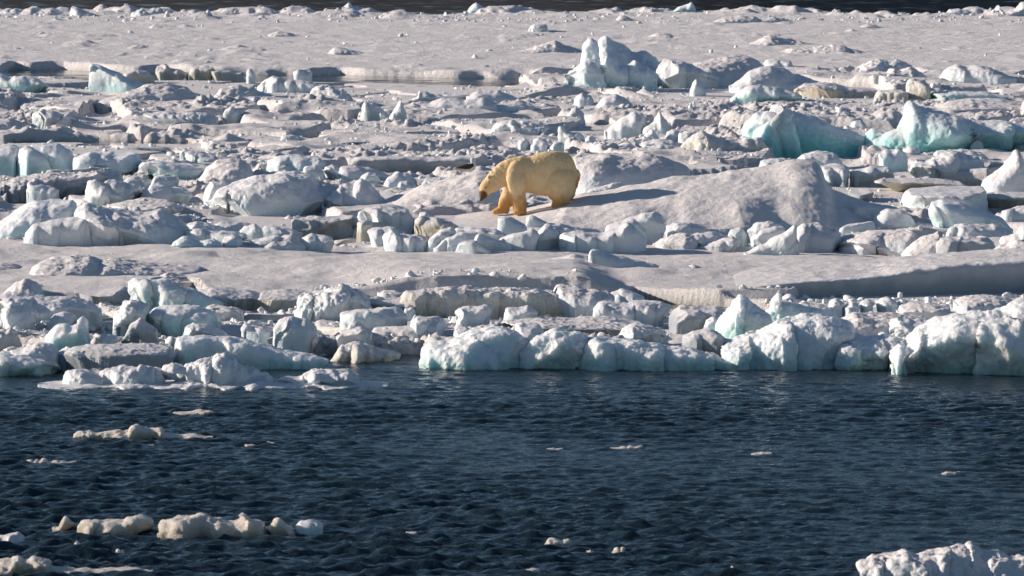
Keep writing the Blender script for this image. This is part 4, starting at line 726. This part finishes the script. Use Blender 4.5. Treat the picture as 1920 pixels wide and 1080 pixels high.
b('ice_floe', 'thin brown slush strip near the left edge of the open water', 'slush', ('D0', '-80,385 0,378 120,376 250,368 290,372 350,378 440,386', 390, dict(d=.2, p=2.2, turn=0)), **W)
b('ice_block', 'large frosty block in the bottom right corner of the water', 'snow', ('D2', '985,1010 974,962 990,932 1050,915 1110,922 1180,905 1212,900 1255,876 1290,890 1330,888 1400,880 1490,862 1590,870 1608,882 1618,850 1645,860 1662,880 1740,890 1800,912 1920,918 2040,960 2060,1050', 1090, dict(d=.7, p=2.6, turn=0)), wet=True, lump=1, fine=1.2)
for cr, ps, bs, l in (('D1', '1512,305 1560,294 1600,290 1650,294 1690,288 1700,302', 307, 'thin cream slush strip right of centre in the open water'),
                      ('D1', '1155,312 1180,304 1250,304', 315, 'tiny cream scrap left of the thin slush strip right of centre'),
                      ('D1', '1142,850 1170,812 1220,818 1285,818 1300,845', 852, 'small cream chunk adrift low in the centre'),
                      ('D1', '1380,888 1400,868 1425,885', 892, 'left scrap of the pair low right of centre'),
                      ('D1', '1518,895 1530,872 1565,864 1592,872 1592,892', 900, 'right scrap of the pair low right of centre'),
                      ('D1', '950,1008 1000,990 1080,988 1200,1000', 1012, 'brown slush strip at the bottom edge right of centre'),
                      ('D2', '380,336 420,328 450,324 505,334', 339, 'thin scrap of cream ice on the right open water'),
                      ('D2', '1455,446 1485,428 1515,432 1540,448', 451, 'lone small scrap far right on the open water'),
                      ('D2', '255,990 280,972 300,988', 995, 'tiny scrap near the bottom right of centre'),
                      ('D0', '760,292 800,284 872,288', 295, 'tiny scrap below the long jagged floe'),
                      ('D0', '1375,284 1410,276 1445,282', 288, 'left scrap of a thin row right of the jagged floe'),
                      ('D0', '1480,278 1510,268 1545,278', 282, 'right scrap of a thin row right of the jagged floe'),
                      ('D0', '315,852 340,832 372,850', 858, 'small scrap under the leftmost chunk of the floating row'),
                      ('D0', '395,856 430,834 465,850', 862, 'small scrap beside another under the left cream block'),
                      ('D0', '645,905 660,872 690,882 696,902', 912, 'rounded scrap between the floating row and the bottom left slush'),
                      ('D1', '365,780 400,772 425,782', 786, 'flat scrap right of the low white floe by the shore')):
    b('ice_chunk', l, 'slush', (cr, ps, bs, dict(d=.16, p=2.0, turn=.2, emin=.15)), **W)

# ------------------------------------------------------------------ lone chunks among the rubble
def chunk_mesh(i):
    bm = bmesh.new(); bmesh.ops.create_icosphere(bm, subdivisions=4, radius=1)
    v = np.array([q.co[:] for q in bm.verts]); t = np.array([[w.index for w in f.verts] for f in bm.faces]); bm.free()
    r = np.random.default_rng(100 + i); nr = v.copy()
    # cleave with a few planes, then roughen
    for k in range(7):
        d = r.normal(size=3); d /= np.linalg.norm(d); h = r.uniform(.55, .85); s = v @ d; over = np.maximum(s - h, 0); v = v - over[:, None] * d * .85
    a, bb, c = v.T + i * 9.1
    dn = .10 * vnoise(a * 2, bb * 2, c * 2) + .13 * (.6 - worley(a * 1.9, bb * 1.9, c * 1.9, 3)) * (.3 + (i % 3) * .5) + .05 * (.6 - worley(a * 5, bb * 5, c * 5, 8))
    v = v + nr * dn[:, None]; v[:, 2] = v[:, 2] * r.uniform(.6, .95); v[:, 1] *= r.uniform(.6, 1); v[:, 2] += .25
    me = raw_mesh('ice_chunk', v, tris=t, mat=M[['ice', 'snow', 'ice', 'grey', 'snow', 'cream'][i % 6]])
    return me
CH = [chunk_mesh(i) for i in range(18)]
ZONES = [  # px rectangle, how many, size range in px
    ((0, 160, 640, 225), 22, (9, 26)), ((640, 165, 1240, 240), 22, (9, 26)), ((1250, 195, 1920, 235), 8, (10, 26)),
    ((0, 290, 640, 450), 26, (14, 34)), ((640, 245, 900, 375), 14, (10, 26)), ((1060, 240, 1440, 290), 10, (10, 26)),
    ((1500, 300, 1920, 400), 16, (14, 34)), ((560, 415, 820, 460), 8, (14, 30)), ((0, 560, 340, 650), 24, (18, 48)),
    ((340, 570, 820, 650), 26, (18, 44)), ((820, 575, 1280, 620), 16, (18, 44)), ((1280, 560, 1920, 640), 18, (18, 44)), ((1180, 420, 1500, 465), 8, (16, 34)),
]
PLACED = []
def place_chunks():
    r = np.random.default_rng(21)
    for (x0, y0, x1, y1), n, (s0, s1) in ZONES:
        for k in range(n):
            for tr in range(12):
                px, py = r.uniform(x0, x1), r.uniform(y0, y1); w = s0 + (s1 - s0) * r.random() ** 1.7
                if 880 < px < 1100 and py < 440 and py > 280: continue
                if 1060 < px < 1720 and 290 < py < 412: continue
                if all(abs(px - q[0]) > .75 * (w + q[2]) / 2 or abs(py - q[1]) > 5 for q in PLACED): break
            else: continue
            X, Y = ground(px, py, .3); X, Y = float(X), float(Y); z = zat(X, Y)
            if z < 0: z = 0
            R = w / 2 * Y / FPX
            o = link('ice_chunk', CH[int(r.integers(len(CH)))], loc=(X, Y, z - R * .12)); o.rotation_euler = (r.normal(0, .3), r.normal(0, .3), r.uniform(0, 6.28))
            o.scale = (R, R * r.uniform(.7, 1.1), R * r.uniform(.4, .85)); PLACED.append((px, py, w, o))
    used = {}
    for px, py, w, o in PLACED:
        best = None
        for (a, c, t, bs, l) in BLOCKS:
            if 'chunk' in l or 'scrap' in l or 'lump' in l: continue
            dx = max(a - px, 0, px - c); dy = py - bs; d = math.hypot(dx, dy * 3)
            if best is None or d < best[0]: best = (d, a, c, bs, l)
        d, a, c, bs, l = best
        side = 'just left of' if px < a else 'just right of' if px > c else 'in front of' if py > bs else 'behind'
        key = (side, l); used.setdefault(key, []).append((w, px, o))
    short = lambda l: ' '.join(l.split()[:9])
    for (side, l), L in used.items():
        L.sort(key=lambda t: -t[0])
        s = ' '.join(l.split(' ')[:8]).rstrip(' ,')
        while s.split()[-1] in ('the', 'of', 'at', 'on', 'in', 'and', 'with', 'its', 'a', 'to', 'before', 'by', 'above', 'below', 'under', 'right', 'left', 'from', 'behind', 'far', 'beside', 'near', 'across'): s = ' '.join(s.split()[:-1])
        big = L[0][1]
        for k, (w, px, o) in enumerate(L):
            how = 'small ice chunk' if len(L) == 1 else 'largest ice chunk' if k == 0 else ('smaller ice chunk' if len(L) == 2 else ('leftmost small ice chunk' if px == min(q[1] for q in L[1:]) else 'rightmost small ice chunk' if px == max(q[1] for q in L[1:]) else 'middling ice chunk'))
            tag(o, how + ' ' + side + ' the ' + s, 'ice chunk', 'loose ice chunks in the rubble')
place_chunks()

# ------------------------------------------------------------------ brash: uncountable small crumbs
def build_brash(name, zones, seed):
    r = np.random.default_rng(seed); protos = []
    for i in range(8):
        bm = bmesh.new(); bmesh.ops.create_icosphere(bm, subdivisions=2, radius=1)
        v = np.array([q.co[:] for q in bm.verts]); t = np.array([[w.index for w in f.verts] for f in bm.faces]); bm.free()
        for k in range(9):
            d = r.normal(size=3); d /= np.linalg.norm(d); s = v @ d; v = v - np.maximum(s - r.uniform(.3, .7), 0)[:, None] * d
        v = v * (1 + .25 * vnoise(v[:, 0] * 1.7 + i * 5, v[:, 1] * 1.7, v[:, 2] * 1.7))[:, None]
        protos.append((v, t))
    VS, TS, k = [], [], 0
    for (x0, y0, x1, y1, n, s0, s1) in zones:
        px = r.uniform(x0, x1, n); py = r.uniform(y0, y1, n); X, Y = ground(px, py, .25)
        keep = (vnoise2(X / 1.6, Y / 3.5, 77) + .6 * vnoise2(X / .6, Y / 1.2, 78)) > -.25
        X, Y = X[keep], Y[keep]; Z = iceheight(X[None], Y[None])[0]
        ok = Z > -.05; X, Y, Z = X[ok], Y[ok], Z[ok]
        R = (s0 + (s1 - s0) * r.random(len(X)) ** 2.5)
        for x, y, z, q in zip(X, Y, Z, R):
            v, t = protos[int(r.integers(8))]; a = r.uniform(0, 6.28); c, s = math.cos(a), math.sin(a)
            u = v * (q * np.array([1, r.uniform(.6, 1), r.uniform(.5, .95)]))
            VS.append(np.stack([u[:, 0] * c - u[:, 1] * s + x, u[:, 0] * s + u[:, 1] * c + y, u[:, 2] + max(z, 0) + q * .02], -1)); TS.append(t + k); k += len(v)
    o = link(name, raw_mesh(name, np.concatenate(VS), tris=np.concatenate(TS), mat=M['ice'])); tag(o, 'crumbs of white brash ice strewn between the floes and blocks', 'brash ice', kind='stuff')
build_brash('brash_ice_rubble', [(-60, 545, 1980, 662, 5200, .03, .17), (-60, 556, 1980, 660, 5000, .02, .06), (-60, 300, 900, 458, 1700, .03, .14), (1060, 250, 1980, 300, 600, .03, .13),
                          (560, 405, 1980, 465, 500, .03, .12), (-60, 160, 1980, 300, 3000, .04, .17), (1520, 300, 1980, 410, 700, .03, .13), (-60, 128, 1980, 165, 500, .05, .16), (-60, 24, 1980, 46, 900, .06, .22), (-60, 46, 1980, 126, 160, .04, .2), (-60, 300, 880, 458, 2600, .02, .09), (1100, 400, 1980, 458, 900, .02, .1), (640, 165, 1980, 300, 2200, .03, .12)], 5)
# ------------------------------------------------------------------ polar bear
BX0, BY0 = 986.7, 401.0
BEAR_Z = None
def tube(path, m=28, sub=6):
    """path rows: x, z, r(in side plane), y, ry ; returns closed lofted tube"""
    P = np.array(path, float); n = len(P); t = np.arange(n); tt = np.linspace(0, n - 1, (n - 1) * sub + 1)
    # catmull-rom
    def cr(c):
        out = []
        for q in tt:
            i = min(int(q), n - 2); f = q - i; p0 = c[max(i - 1, 0)]; p1 = c[i]; p2 = c[i + 1]; p3 = c[min(i + 2, n - 1)]
            out.append(.5 * (2 * p1 + (p2 - p0) * f + (2 * p0 - 5 * p1 + 4 * p2 - p3) * f * f + (3 * p1 - p0 - 3 * p2 + p3) * f ** 3))
        return np.array(out)
    C = np.stack([cr(P[:, i]) for i in range(5)], 1)
    T = np.gradient(C[:, [0, 3, 1]], axis=0); T /= np.linalg.norm(T, axis=1, keepdims=True)
    side = np.array([0, 1.0, 0]); rows = []
    a = np.linspace(0, 2 * math.pi, m, endpoint=False)
    for i in range(len(C)):
        N = np.cross(T[i], side); N /= np.linalg.norm(N); B = np.cross(T[i], N)
        rows.append(np.array([C[i, 0], C[i, 3], C[i, 1]]) + np.cos(a)[:, None] * N * C[i, 2] + np.sin(a)[:, None] * B * C[i, 4])
    def capr(row, Tn, rr):
        c = row.mean(0); return [c + (row - c) * s + Tn * rr * h for s, h in ((.87, .35), (.6, .62), (.25, .78), (.01, .82))]
    r0, r1 = C[0, 2], C[-1, 2]
    allr = capr(rows[0], -T[0], r0)[::-1] + rows + capr(rows[-1], T[-1], r1)
    v = np.concatenate(allr); k = len(allr); q = []
    for i in range(k - 1):
        for j in range(m):
            q.append((i * m + j, i * m + (j + 1) % m, (i + 1) * m + (j + 1) % m, (i + 1) * m + j))
    f = [tuple(range(m))[::-1], tuple(range((k - 1) * m, k * m))]
    return v, q, f
def build_bear():
    K = 1 / 450.0
    def R(x, y, r, yy=0.0, ry=None): return ((x - 1000) * K, (850 - y) * K, r * K, yy, (ry if ry is not None else r * .8) * K)
    tubes = [
      [R(1492, 462, 104, 0, 95), R(1458, 450, 176, 0, 140), R(1395, 434, 232, 0, 165), R(1300, 424, 244, 0, 160), R(1200, 422, 238, 0, 148), R(1100, 425, 216, 0, 140), R(1010, 424, 192, 0, 128),
       R(930, 418, 190, 0, 134), R(860, 412, 168, 0, 116), R(795, 422, 140, 0, 96), R(745, 442, 124, 0, 84), R(695, 470, 112, 0, 80), R(640, 515, 97, 0, 78)],
      # head
      [R(665, 500, 84, 0, 70), R(618, 540, 88, 0, 82), R(580, 572, 80, 0, 74), R(558, 612, 62, 0, 54), R(543, 650, 46, 0, 42), R(527, 678, 31, 0, 31)],
      # near foreleg with shoulder
      [R(915, 350, 96, -.20, 52), R(892, 440, 106, -.27, 60), R(898, 530, 96, -.31, 60), R(906, 620, 88, -.25, 66), R(918, 700, 80, -.25, 62), R(930, 765, 74, -.25, 62), R(932, 812, 72, -.25, 64)],
      [R(975, 815, 36, -.25, 60), R(920, 818, 42, -.26, 66), R(875, 830, 28, -.26, 58)],
      # far foreleg reaching forward
      [R(880, 470, 100, .17, 66), R(845, 590, 92, .2, 66), R(812, 670, 84, .21, 62), R(775, 735, 76, .22, 60), R(745, 790, 58, .22, 58), R(720, 815, 42, .22, 60)],
      [R(790, 815, 38, .22, 56), R(715, 818, 38, .22, 64), R(655, 835, 22, .22, 56)],
      # near hind leg
      [R(1385, 455, 150, -.27, 84), R(1382, 540, 146, -.31, 78), R(1378, 610, 126, -.30, 74), R(1370, 675, 100, -.25, 70), R(1358, 730, 86, -.24, 66), R(1345, 768, 80, -.23, 64), R(1338, 800, 76, -.23, 64)],
      [R(1390, 800, 34, -.22, 58), R(1320, 806, 38, -.23, 62), R(1262, 818, 26, -.23, 54)],
      # far hind leg a little behind
      [R(1425, 450, 120, .14, 86), R(1440, 540, 104, .18, 80), R(1440, 640, 80, .2, 68), R(1420, 710, 64, .2, 58), R(1408, 770, 58, .2, 56), R(1405, 800, 56, .2, 56)],
      # thigh fold and elbow fullness
      [R(1250, 480, 40, -.28, 26), R(1262, 560, 62, -.25, 46), R(1300, 640, 70, -.22, 50)],
      # tail
      [R(1528, 450, 20, -.02, 18), R(1540, 510, 24, -.03, 24), R(1536, 565, 14, -.03, 16)],
      # ears
      [R(632, 490, 22, -.14, 12), R(612, 462, 26, -.165, 13), R(602, 444, 17, -.17, 9)],
      [R(632, 490, 22, .14, 12), R(612, 462, 26, .165, 13), R(602, 444, 17, .17, 9)],
    ]
    VS, FS, k = [], [], 0
    for t in tubes:
        v, q, f = tube(t); VS.append(v); FS += [tuple(a + k for a in fc) for fc in q + f]; k += len(v)
    me = bpy.data.meshes.new('tmp'); me.from_pydata(np.concatenate(VS).tolist(), [], FS); me.update()
    bm = bmesh.new(); bm.from_mesh(me); bmesh.ops.recalc_face_normals(bm, faces=bm.faces); bm.to_mesh(me); bm.free()
    tmp = bpy.data.objects.new('tmp', me); COL.objects.link(tmp)
    rm = tmp.modifiers.new('r', 'REMESH'); rm.mode = 'VOXEL'; rm.voxel_size = .016; rm.use_smooth_shade = True
    sm = tmp.modifiers.new('s', 'SMOOTH'); sm.factor = .5; sm.iterations = 7
    dg = bpy.context.evaluated_depsgraph_get(); ev = tmp.evaluated_get(dg); m2 = bpy.data.meshes.new_from_object(ev)
    bpy.data.objects.remove(tmp)
    n = len(m2.vertices); v = np.zeros(n * 3, np.float32); m2.vertices.foreach_get('co', v); v = v.reshape(-1, 3).astype(float)
    nr = np.zeros(n * 3, np.float32); m2.vertices.foreach_get('normal', nr); nr = nr.reshape(-1, 3).astype(float)
    x, y, z = v.T
    furd = .007 * vnoise(x * 9, y * 9, z * 6) + .005 * vnoise(x * 34, y * 34, z * 15, 3) + .012 * vnoise(x * 4, y * 4, z * 4, 9)
    neck = sstep(-.35, -.55, x) * sstep(.55, .7, z); furd = furd + neck * .010 * vnoise((x + z) * 30, y * 10, (z - x) * 8, 4)
    head = sstep(.34, .2, np.hypot(x + 1.0, z - .56)); furd *= (1 - .7 * head)
    v = v + nr * furd[:, None]; m2.vertices.foreach_set('co', v.astype(np.float32).ravel())
    # ochre staining with shade painted in: lower legs, belly fold and rump; brown-grey muzzle
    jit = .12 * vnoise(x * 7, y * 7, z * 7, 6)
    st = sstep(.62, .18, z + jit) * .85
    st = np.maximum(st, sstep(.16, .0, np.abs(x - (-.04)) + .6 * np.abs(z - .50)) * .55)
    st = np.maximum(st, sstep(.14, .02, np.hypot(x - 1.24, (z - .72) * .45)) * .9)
    st = np.maximum(st, sstep(.5, .1, np.hypot(x + .98, z - .50)) * .42)  # shaded side of the lowered head painted in as ochre
    st = np.maximum(st, sstep(.1, .25, y) * sstep(.7, .5, z) * .6)  # far inner legs: their shade painted in ochre
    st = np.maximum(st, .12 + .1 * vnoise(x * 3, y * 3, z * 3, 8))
    hx, hz = (532 - 1000) / 450, (850 - 655) / 450
    mz = np.maximum(sstep(.15, .10, np.hypot(x - hx, z - hz) + .02 * jit), .6 * sstep(.035, .015, np.hypot(x + .875, z - .872)))
    at = m2.attributes.new('stain_shade', 'FLOAT', 'POINT'); at.data.foreach_set('value', np.clip(st, 0, 1).astype(np.float32))
    at = m2.attributes.new('muzzle', 'FLOAT', 'POINT'); at.data.foreach_set('value', mz.astype(np.float32))
    m2.polygons.foreach_set('use_smooth', np.ones(len(m2.polygons), bool))
    fm = bpy.data.materials.new('bear_fur'); fm.use_nodes = True; nt = fm.node_tree; bs = nt.nodes['Principled BSDF']
    def A(nm):
        a = nt.nodes.new('ShaderNodeAttribute'); a.attribute_name = nm; return a.outputs['Fac']
    tc = nt.nodes.new('ShaderNodeTexCoord'); mp = nt.nodes.new('ShaderNodeMapping'); mp.inputs['Scale'].default_value = (1, 1, .35); nt.links.new(tc.outputs['Object'], mp.inputs[0])
    nz = noise(nt, mp.outputs[0], 40, 4, .6); nb = noise(nt, tc.outputs['Object'], 5, 3)
    c = mixc(nt, ramp(nt, nz, .3, .7), (.84, .59, .31), (.97, .80, .52))
    c = mixc(nt, mth(nt, 'MULTIPLY', ramp(nt, nb, .4, .7), .35), c, (.78, .56, .27))
    c = mixc(nt, mth(nt, 'MULTIPLY', A('stain_shade'), mth(nt, 'ADD', mth(nt, 'MULTIPLY', nz, .8), .55), True), c, (.62, .30, .065))
    c = mixc(nt, A('muzzle'), c, (.13, .07, .04))
    nt.links.new(c, bs.inputs['Base Color']); bs.inputs['Roughness'].default_value = .85; bs.inputs['Specular IOR Level'].default_value = .15
    bs.inputs['Sheen Weight'].default_value = .35; bs.inputs['Sheen Roughness'].default_value = .4; bs.inputs['Sheen Tint'].default_value = (1, .9, .7, 1)
    bs.inputs['Subsurface Weight'].default_value = .12; bs.inputs['Subsurface Radius'].default_value = (.6, .35, .15); bs.inputs['Subsurface Scale'].default_value = .08
    bp = nt.nodes.new('ShaderNodeBump'); bp.inputs['Strength'].default_value = .8; bp.inputs['Distance'].default_value = .02; nt.links.new(nz, bp.inputs['Height']); nt.links.new(bp.outputs[0], bs.inputs['Normal'])
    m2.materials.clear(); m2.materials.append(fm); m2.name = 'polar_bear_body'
    Xc, Yc = BEAR_AT
    root = bpy.data.objects.new('polar_bear', None); COL.objects.link(root); root.location = (Xc, Yc, BEAR_ZZ)
    tag(root, 'yellowish polar bear walking left with its head lowered, on the snow ridge', 'polar bear')
    link('body', m2, root)
    # fur: short tapering tufts lying back over the body
    r = np.random.default_rng(9); me_f = len(m2.polygons); pick = r.integers(0, n, 34000); pz = v[pick]; pn = nr[pick]
    hd = head[pick] > .35; L = r.uniform(.020, .045, len(pick)) * np.where(hd, .45, 1); L = L * np.where((pz[:, 2] < .5) & (pz[:, 0] > -.5), 1.45, 1)
    flow = np.stack([np.full(len(pick), .35), np.zeros(len(pick)), np.full(len(pick), -.85)], -1)
    flow = flow - (flow * pn).sum(1, keepdims=True) * pn; flow /= np.maximum(np.linalg.norm(flow, axis=1, keepdims=True), 1e-6)
    dirn = flow * .85 + pn * .26 + r.normal(0, .16, pz.shape); dirn /= np.linalg.norm(dirn, axis=1, keepdims=True)
    sd_ = np.cross(dirn, pn); sd_ /= np.maximum(np.linalg.norm(sd_, axis=1, keepdims=True), 1e-6); wv = r.uniform(.0015, .0032, len(pick))[:, None]
    a = pz - sd_ * wv - pn * .004; b2 = pz + sd_ * wv - pn * .004; c2 = pz + dirn * L[:, None]
    fv = np.stack([a, b2, c2], 1).reshape(-1, 3); ft = np.arange(len(fv)).reshape(-1, 3)
    fme = raw_mesh('bear_fur_tufts', fv, tris=ft, mat=fm, attr={'stain_shade': np.repeat(np.clip(st[pick], 0, 1), 3), 'muzzle': np.repeat(mz[pick], 3)})
    link('fur', fme, root)
    def ball(nm, loc, rad, col, rough=.3, sc=(1, 1, 1)):
        bm = bmesh.new(); bmesh.ops.create_icosphere(bm, subdivisions=3, radius=rad)
        for q in bm.verts: q.co = Vector((q.co.x * sc[0], q.co.y * sc[1], q.co.z * sc[2]))
        e = bpy.data.meshes.new(nm); bm.to_mesh(e); bm.free(); e.polygons.foreach_set('use_smooth', [True] * len(e.polygons))
        mt = bpy.data.materials.new(nm + '_material'); mt.use_nodes = True; q = mt.node_tree.nodes['Principled BSDF']; q.inputs['Base Color'].default_value = (*col, 1); q.inputs['Roughness'].default_value = rough
        e.materials.append(mt); link(nm, e, root, loc)
    P = lambda px, pz_: ((px - 1000) / 450, (850 - pz_) / 450)
    x_, z_ = P(519, 699); ball('nose', (x_, 0, z_), .04, (.012, .010, .010), .4, (.9, 1, .8))
    x_, z_ = P(566, 566)
    for s in (-1, 1): ball('eye', (x_, s * .166, z_), .014, (.01, .007, .005), .15)
    x_, z_ = P(548, 668)
    # claws
    for (cx, cy, yy) in ((652, 848, .22), (866, 846, -.26)):
        for j in (-2, -1, 0, 1, 2):
            x_, z_ = P(cx, cy); ball('claw', (x_ - .005, yy + j * .042, z_ + .015), .016, (.03, .025, .02), .4, (2.0, .5, .6))
def hit_px(o, px, py):
    """where the sight line of a photo pixel meets object o"""
    from mathutils.bvhtree import BVHTree
    me = o.data; t = BVHTree.FromPolygons([q.co[:] for q in me.vertices], [p.vertices[:] for p in me.polygons])
    x, y, z = ray(px, py); h = t.ray_cast(Vector((0, 0, CAM_H)) - o.location, Vector((float(x), float(y), float(z))).normalized())
    return h[0] + o.location
hf = hit_px(RIDGE, 975, 400); hb = hit_px(RIDGE, 1050, 386); print('bear stands', hf, hb)
BEAR_D = (hf.y + hb.y) / 2
BEAR_X, BEAR_ZZ = at_plane(BX0, BY0, BEAR_D); BEAR_X, BEAR_ZZ = float(BEAR_X), float(BEAR_ZZ)
BEAR_AT = (BEAR_X, BEAR_D)
build_bear()

# ------------------------------------------------------------------ gull on the snow behind the mound
def build_gull():
    Y = float(ground(880, 329, .3)[1]); k = Y / FPX / 19.2
    X0, Z0 = at_plane(840 + 900 / 19.2, 280 + 860 / 19.2, Y); X0, Z0 = float(X0), float(Z0)
    root = bpy.data.objects.new('gull', None); COL.objects.link(root); root.location = (X0, Y, Z0)
    tag(root, 'white gull with dark brown wings standing on snow left of the bear, facing right', 'gull')
    R = lambda x, y, r, yy=0.0, ry=None: ((x - 900) * k, (860 - y) * k, r * k, yy * k, (ry or r) * k)
    def mat(nm, c, rg=.7):
        m = bpy.data.materials.new(nm); m.use_nodes = True; nt = m.node_tree; q = nt.nodes['Principled BSDF']; tc = nt.nodes.new('ShaderNodeTexCoord')
        nt.links.new(mixc(nt, noise(nt, tc.outputs['Object'], 60, 3), tuple(a * .75 for a in c), c), q.inputs['Base Color']); q.inputs['Roughness'].default_value = rg; return m
    def part(nm, tubes, m):
        VS, FS, kk = [], [], 0
        for t in tubes:
            v, q, f = tube(t, 20, 5); VS.append(v); FS += [tuple(a + kk for a in fc) for fc in q + f]; kk += len(v)
        me = bpy.data.meshes.new(nm); me.from_pydata(np.concatenate(VS).tolist(), [], FS); me.update()
        bm = bmesh.new(); bm.from_mesh(me); bmesh.ops.recalc_face_normals(bm, faces=bm.faces); bm.to_mesh(me); bm.free()
        me.polygons.foreach_set('use_smooth', [True] * len(me.polygons)); me.materials.append(m); link(nm, me, root)
    white = mat('white_feathers', (.80, .79, .76)); brown = mat('brown_feathers', (.06, .038, .022)); bill = mat('yellow_bill', (.45, .30, .10), .4); leg = mat('pink_leg', (.5, .35, .3), .5)
    part('body', [[R(400, 700, 40, 0, 50), R(520, 705, 85, 0, 95), R(680, 690, 130, 0, 140), R(820, 640, 150, 0, 150), R(900, 570, 120, 0, 115), R(905, 490, 88, 0, 85), R(892, 420, 88, 0, 82), R(900, 385, 90, 0, 80), R(945, 385, 70, 0, 60), R(985, 395, 38, 0, 36)]], white)
    part('tail', [[R(470, 690, 45, 0, 80), R(330, 685, 32, 0, 85), R(190, 690, 14, 0, 70)]], white)
    for s in (-1, 1):
        part('wing', [[R(880, 560, 70, s * 105, 40), R(780, 605, 95, s * 130, 40), R(640, 625, 85, s * 125, 40), R(480, 640, 55, s * 95, 34), R(330, 665, 26, s * 60, 26), R(240, 672, 8, s * 40, 12)]], brown)
        part('leg', [[R(800, 740, 16, s * 60), R(800, 800, 11, s * 60), R(800, 850, 11, s * 60), R(830, 856, 10, s * 60, 30)]], leg)
        part('eye', [[R(948, 372, 9, s * 62), R(952, 372, 9, s * 62)]], mat('eye_black', (.01, .01, .01), .2))
    part('beak', [[R(990, 392, 28, 0, 24), R(1035, 402, 24, 0, 18), R(1066, 420, 17, 0, 11), R(1072, 440, 8, 0, 6)]], bill)
build_gull()
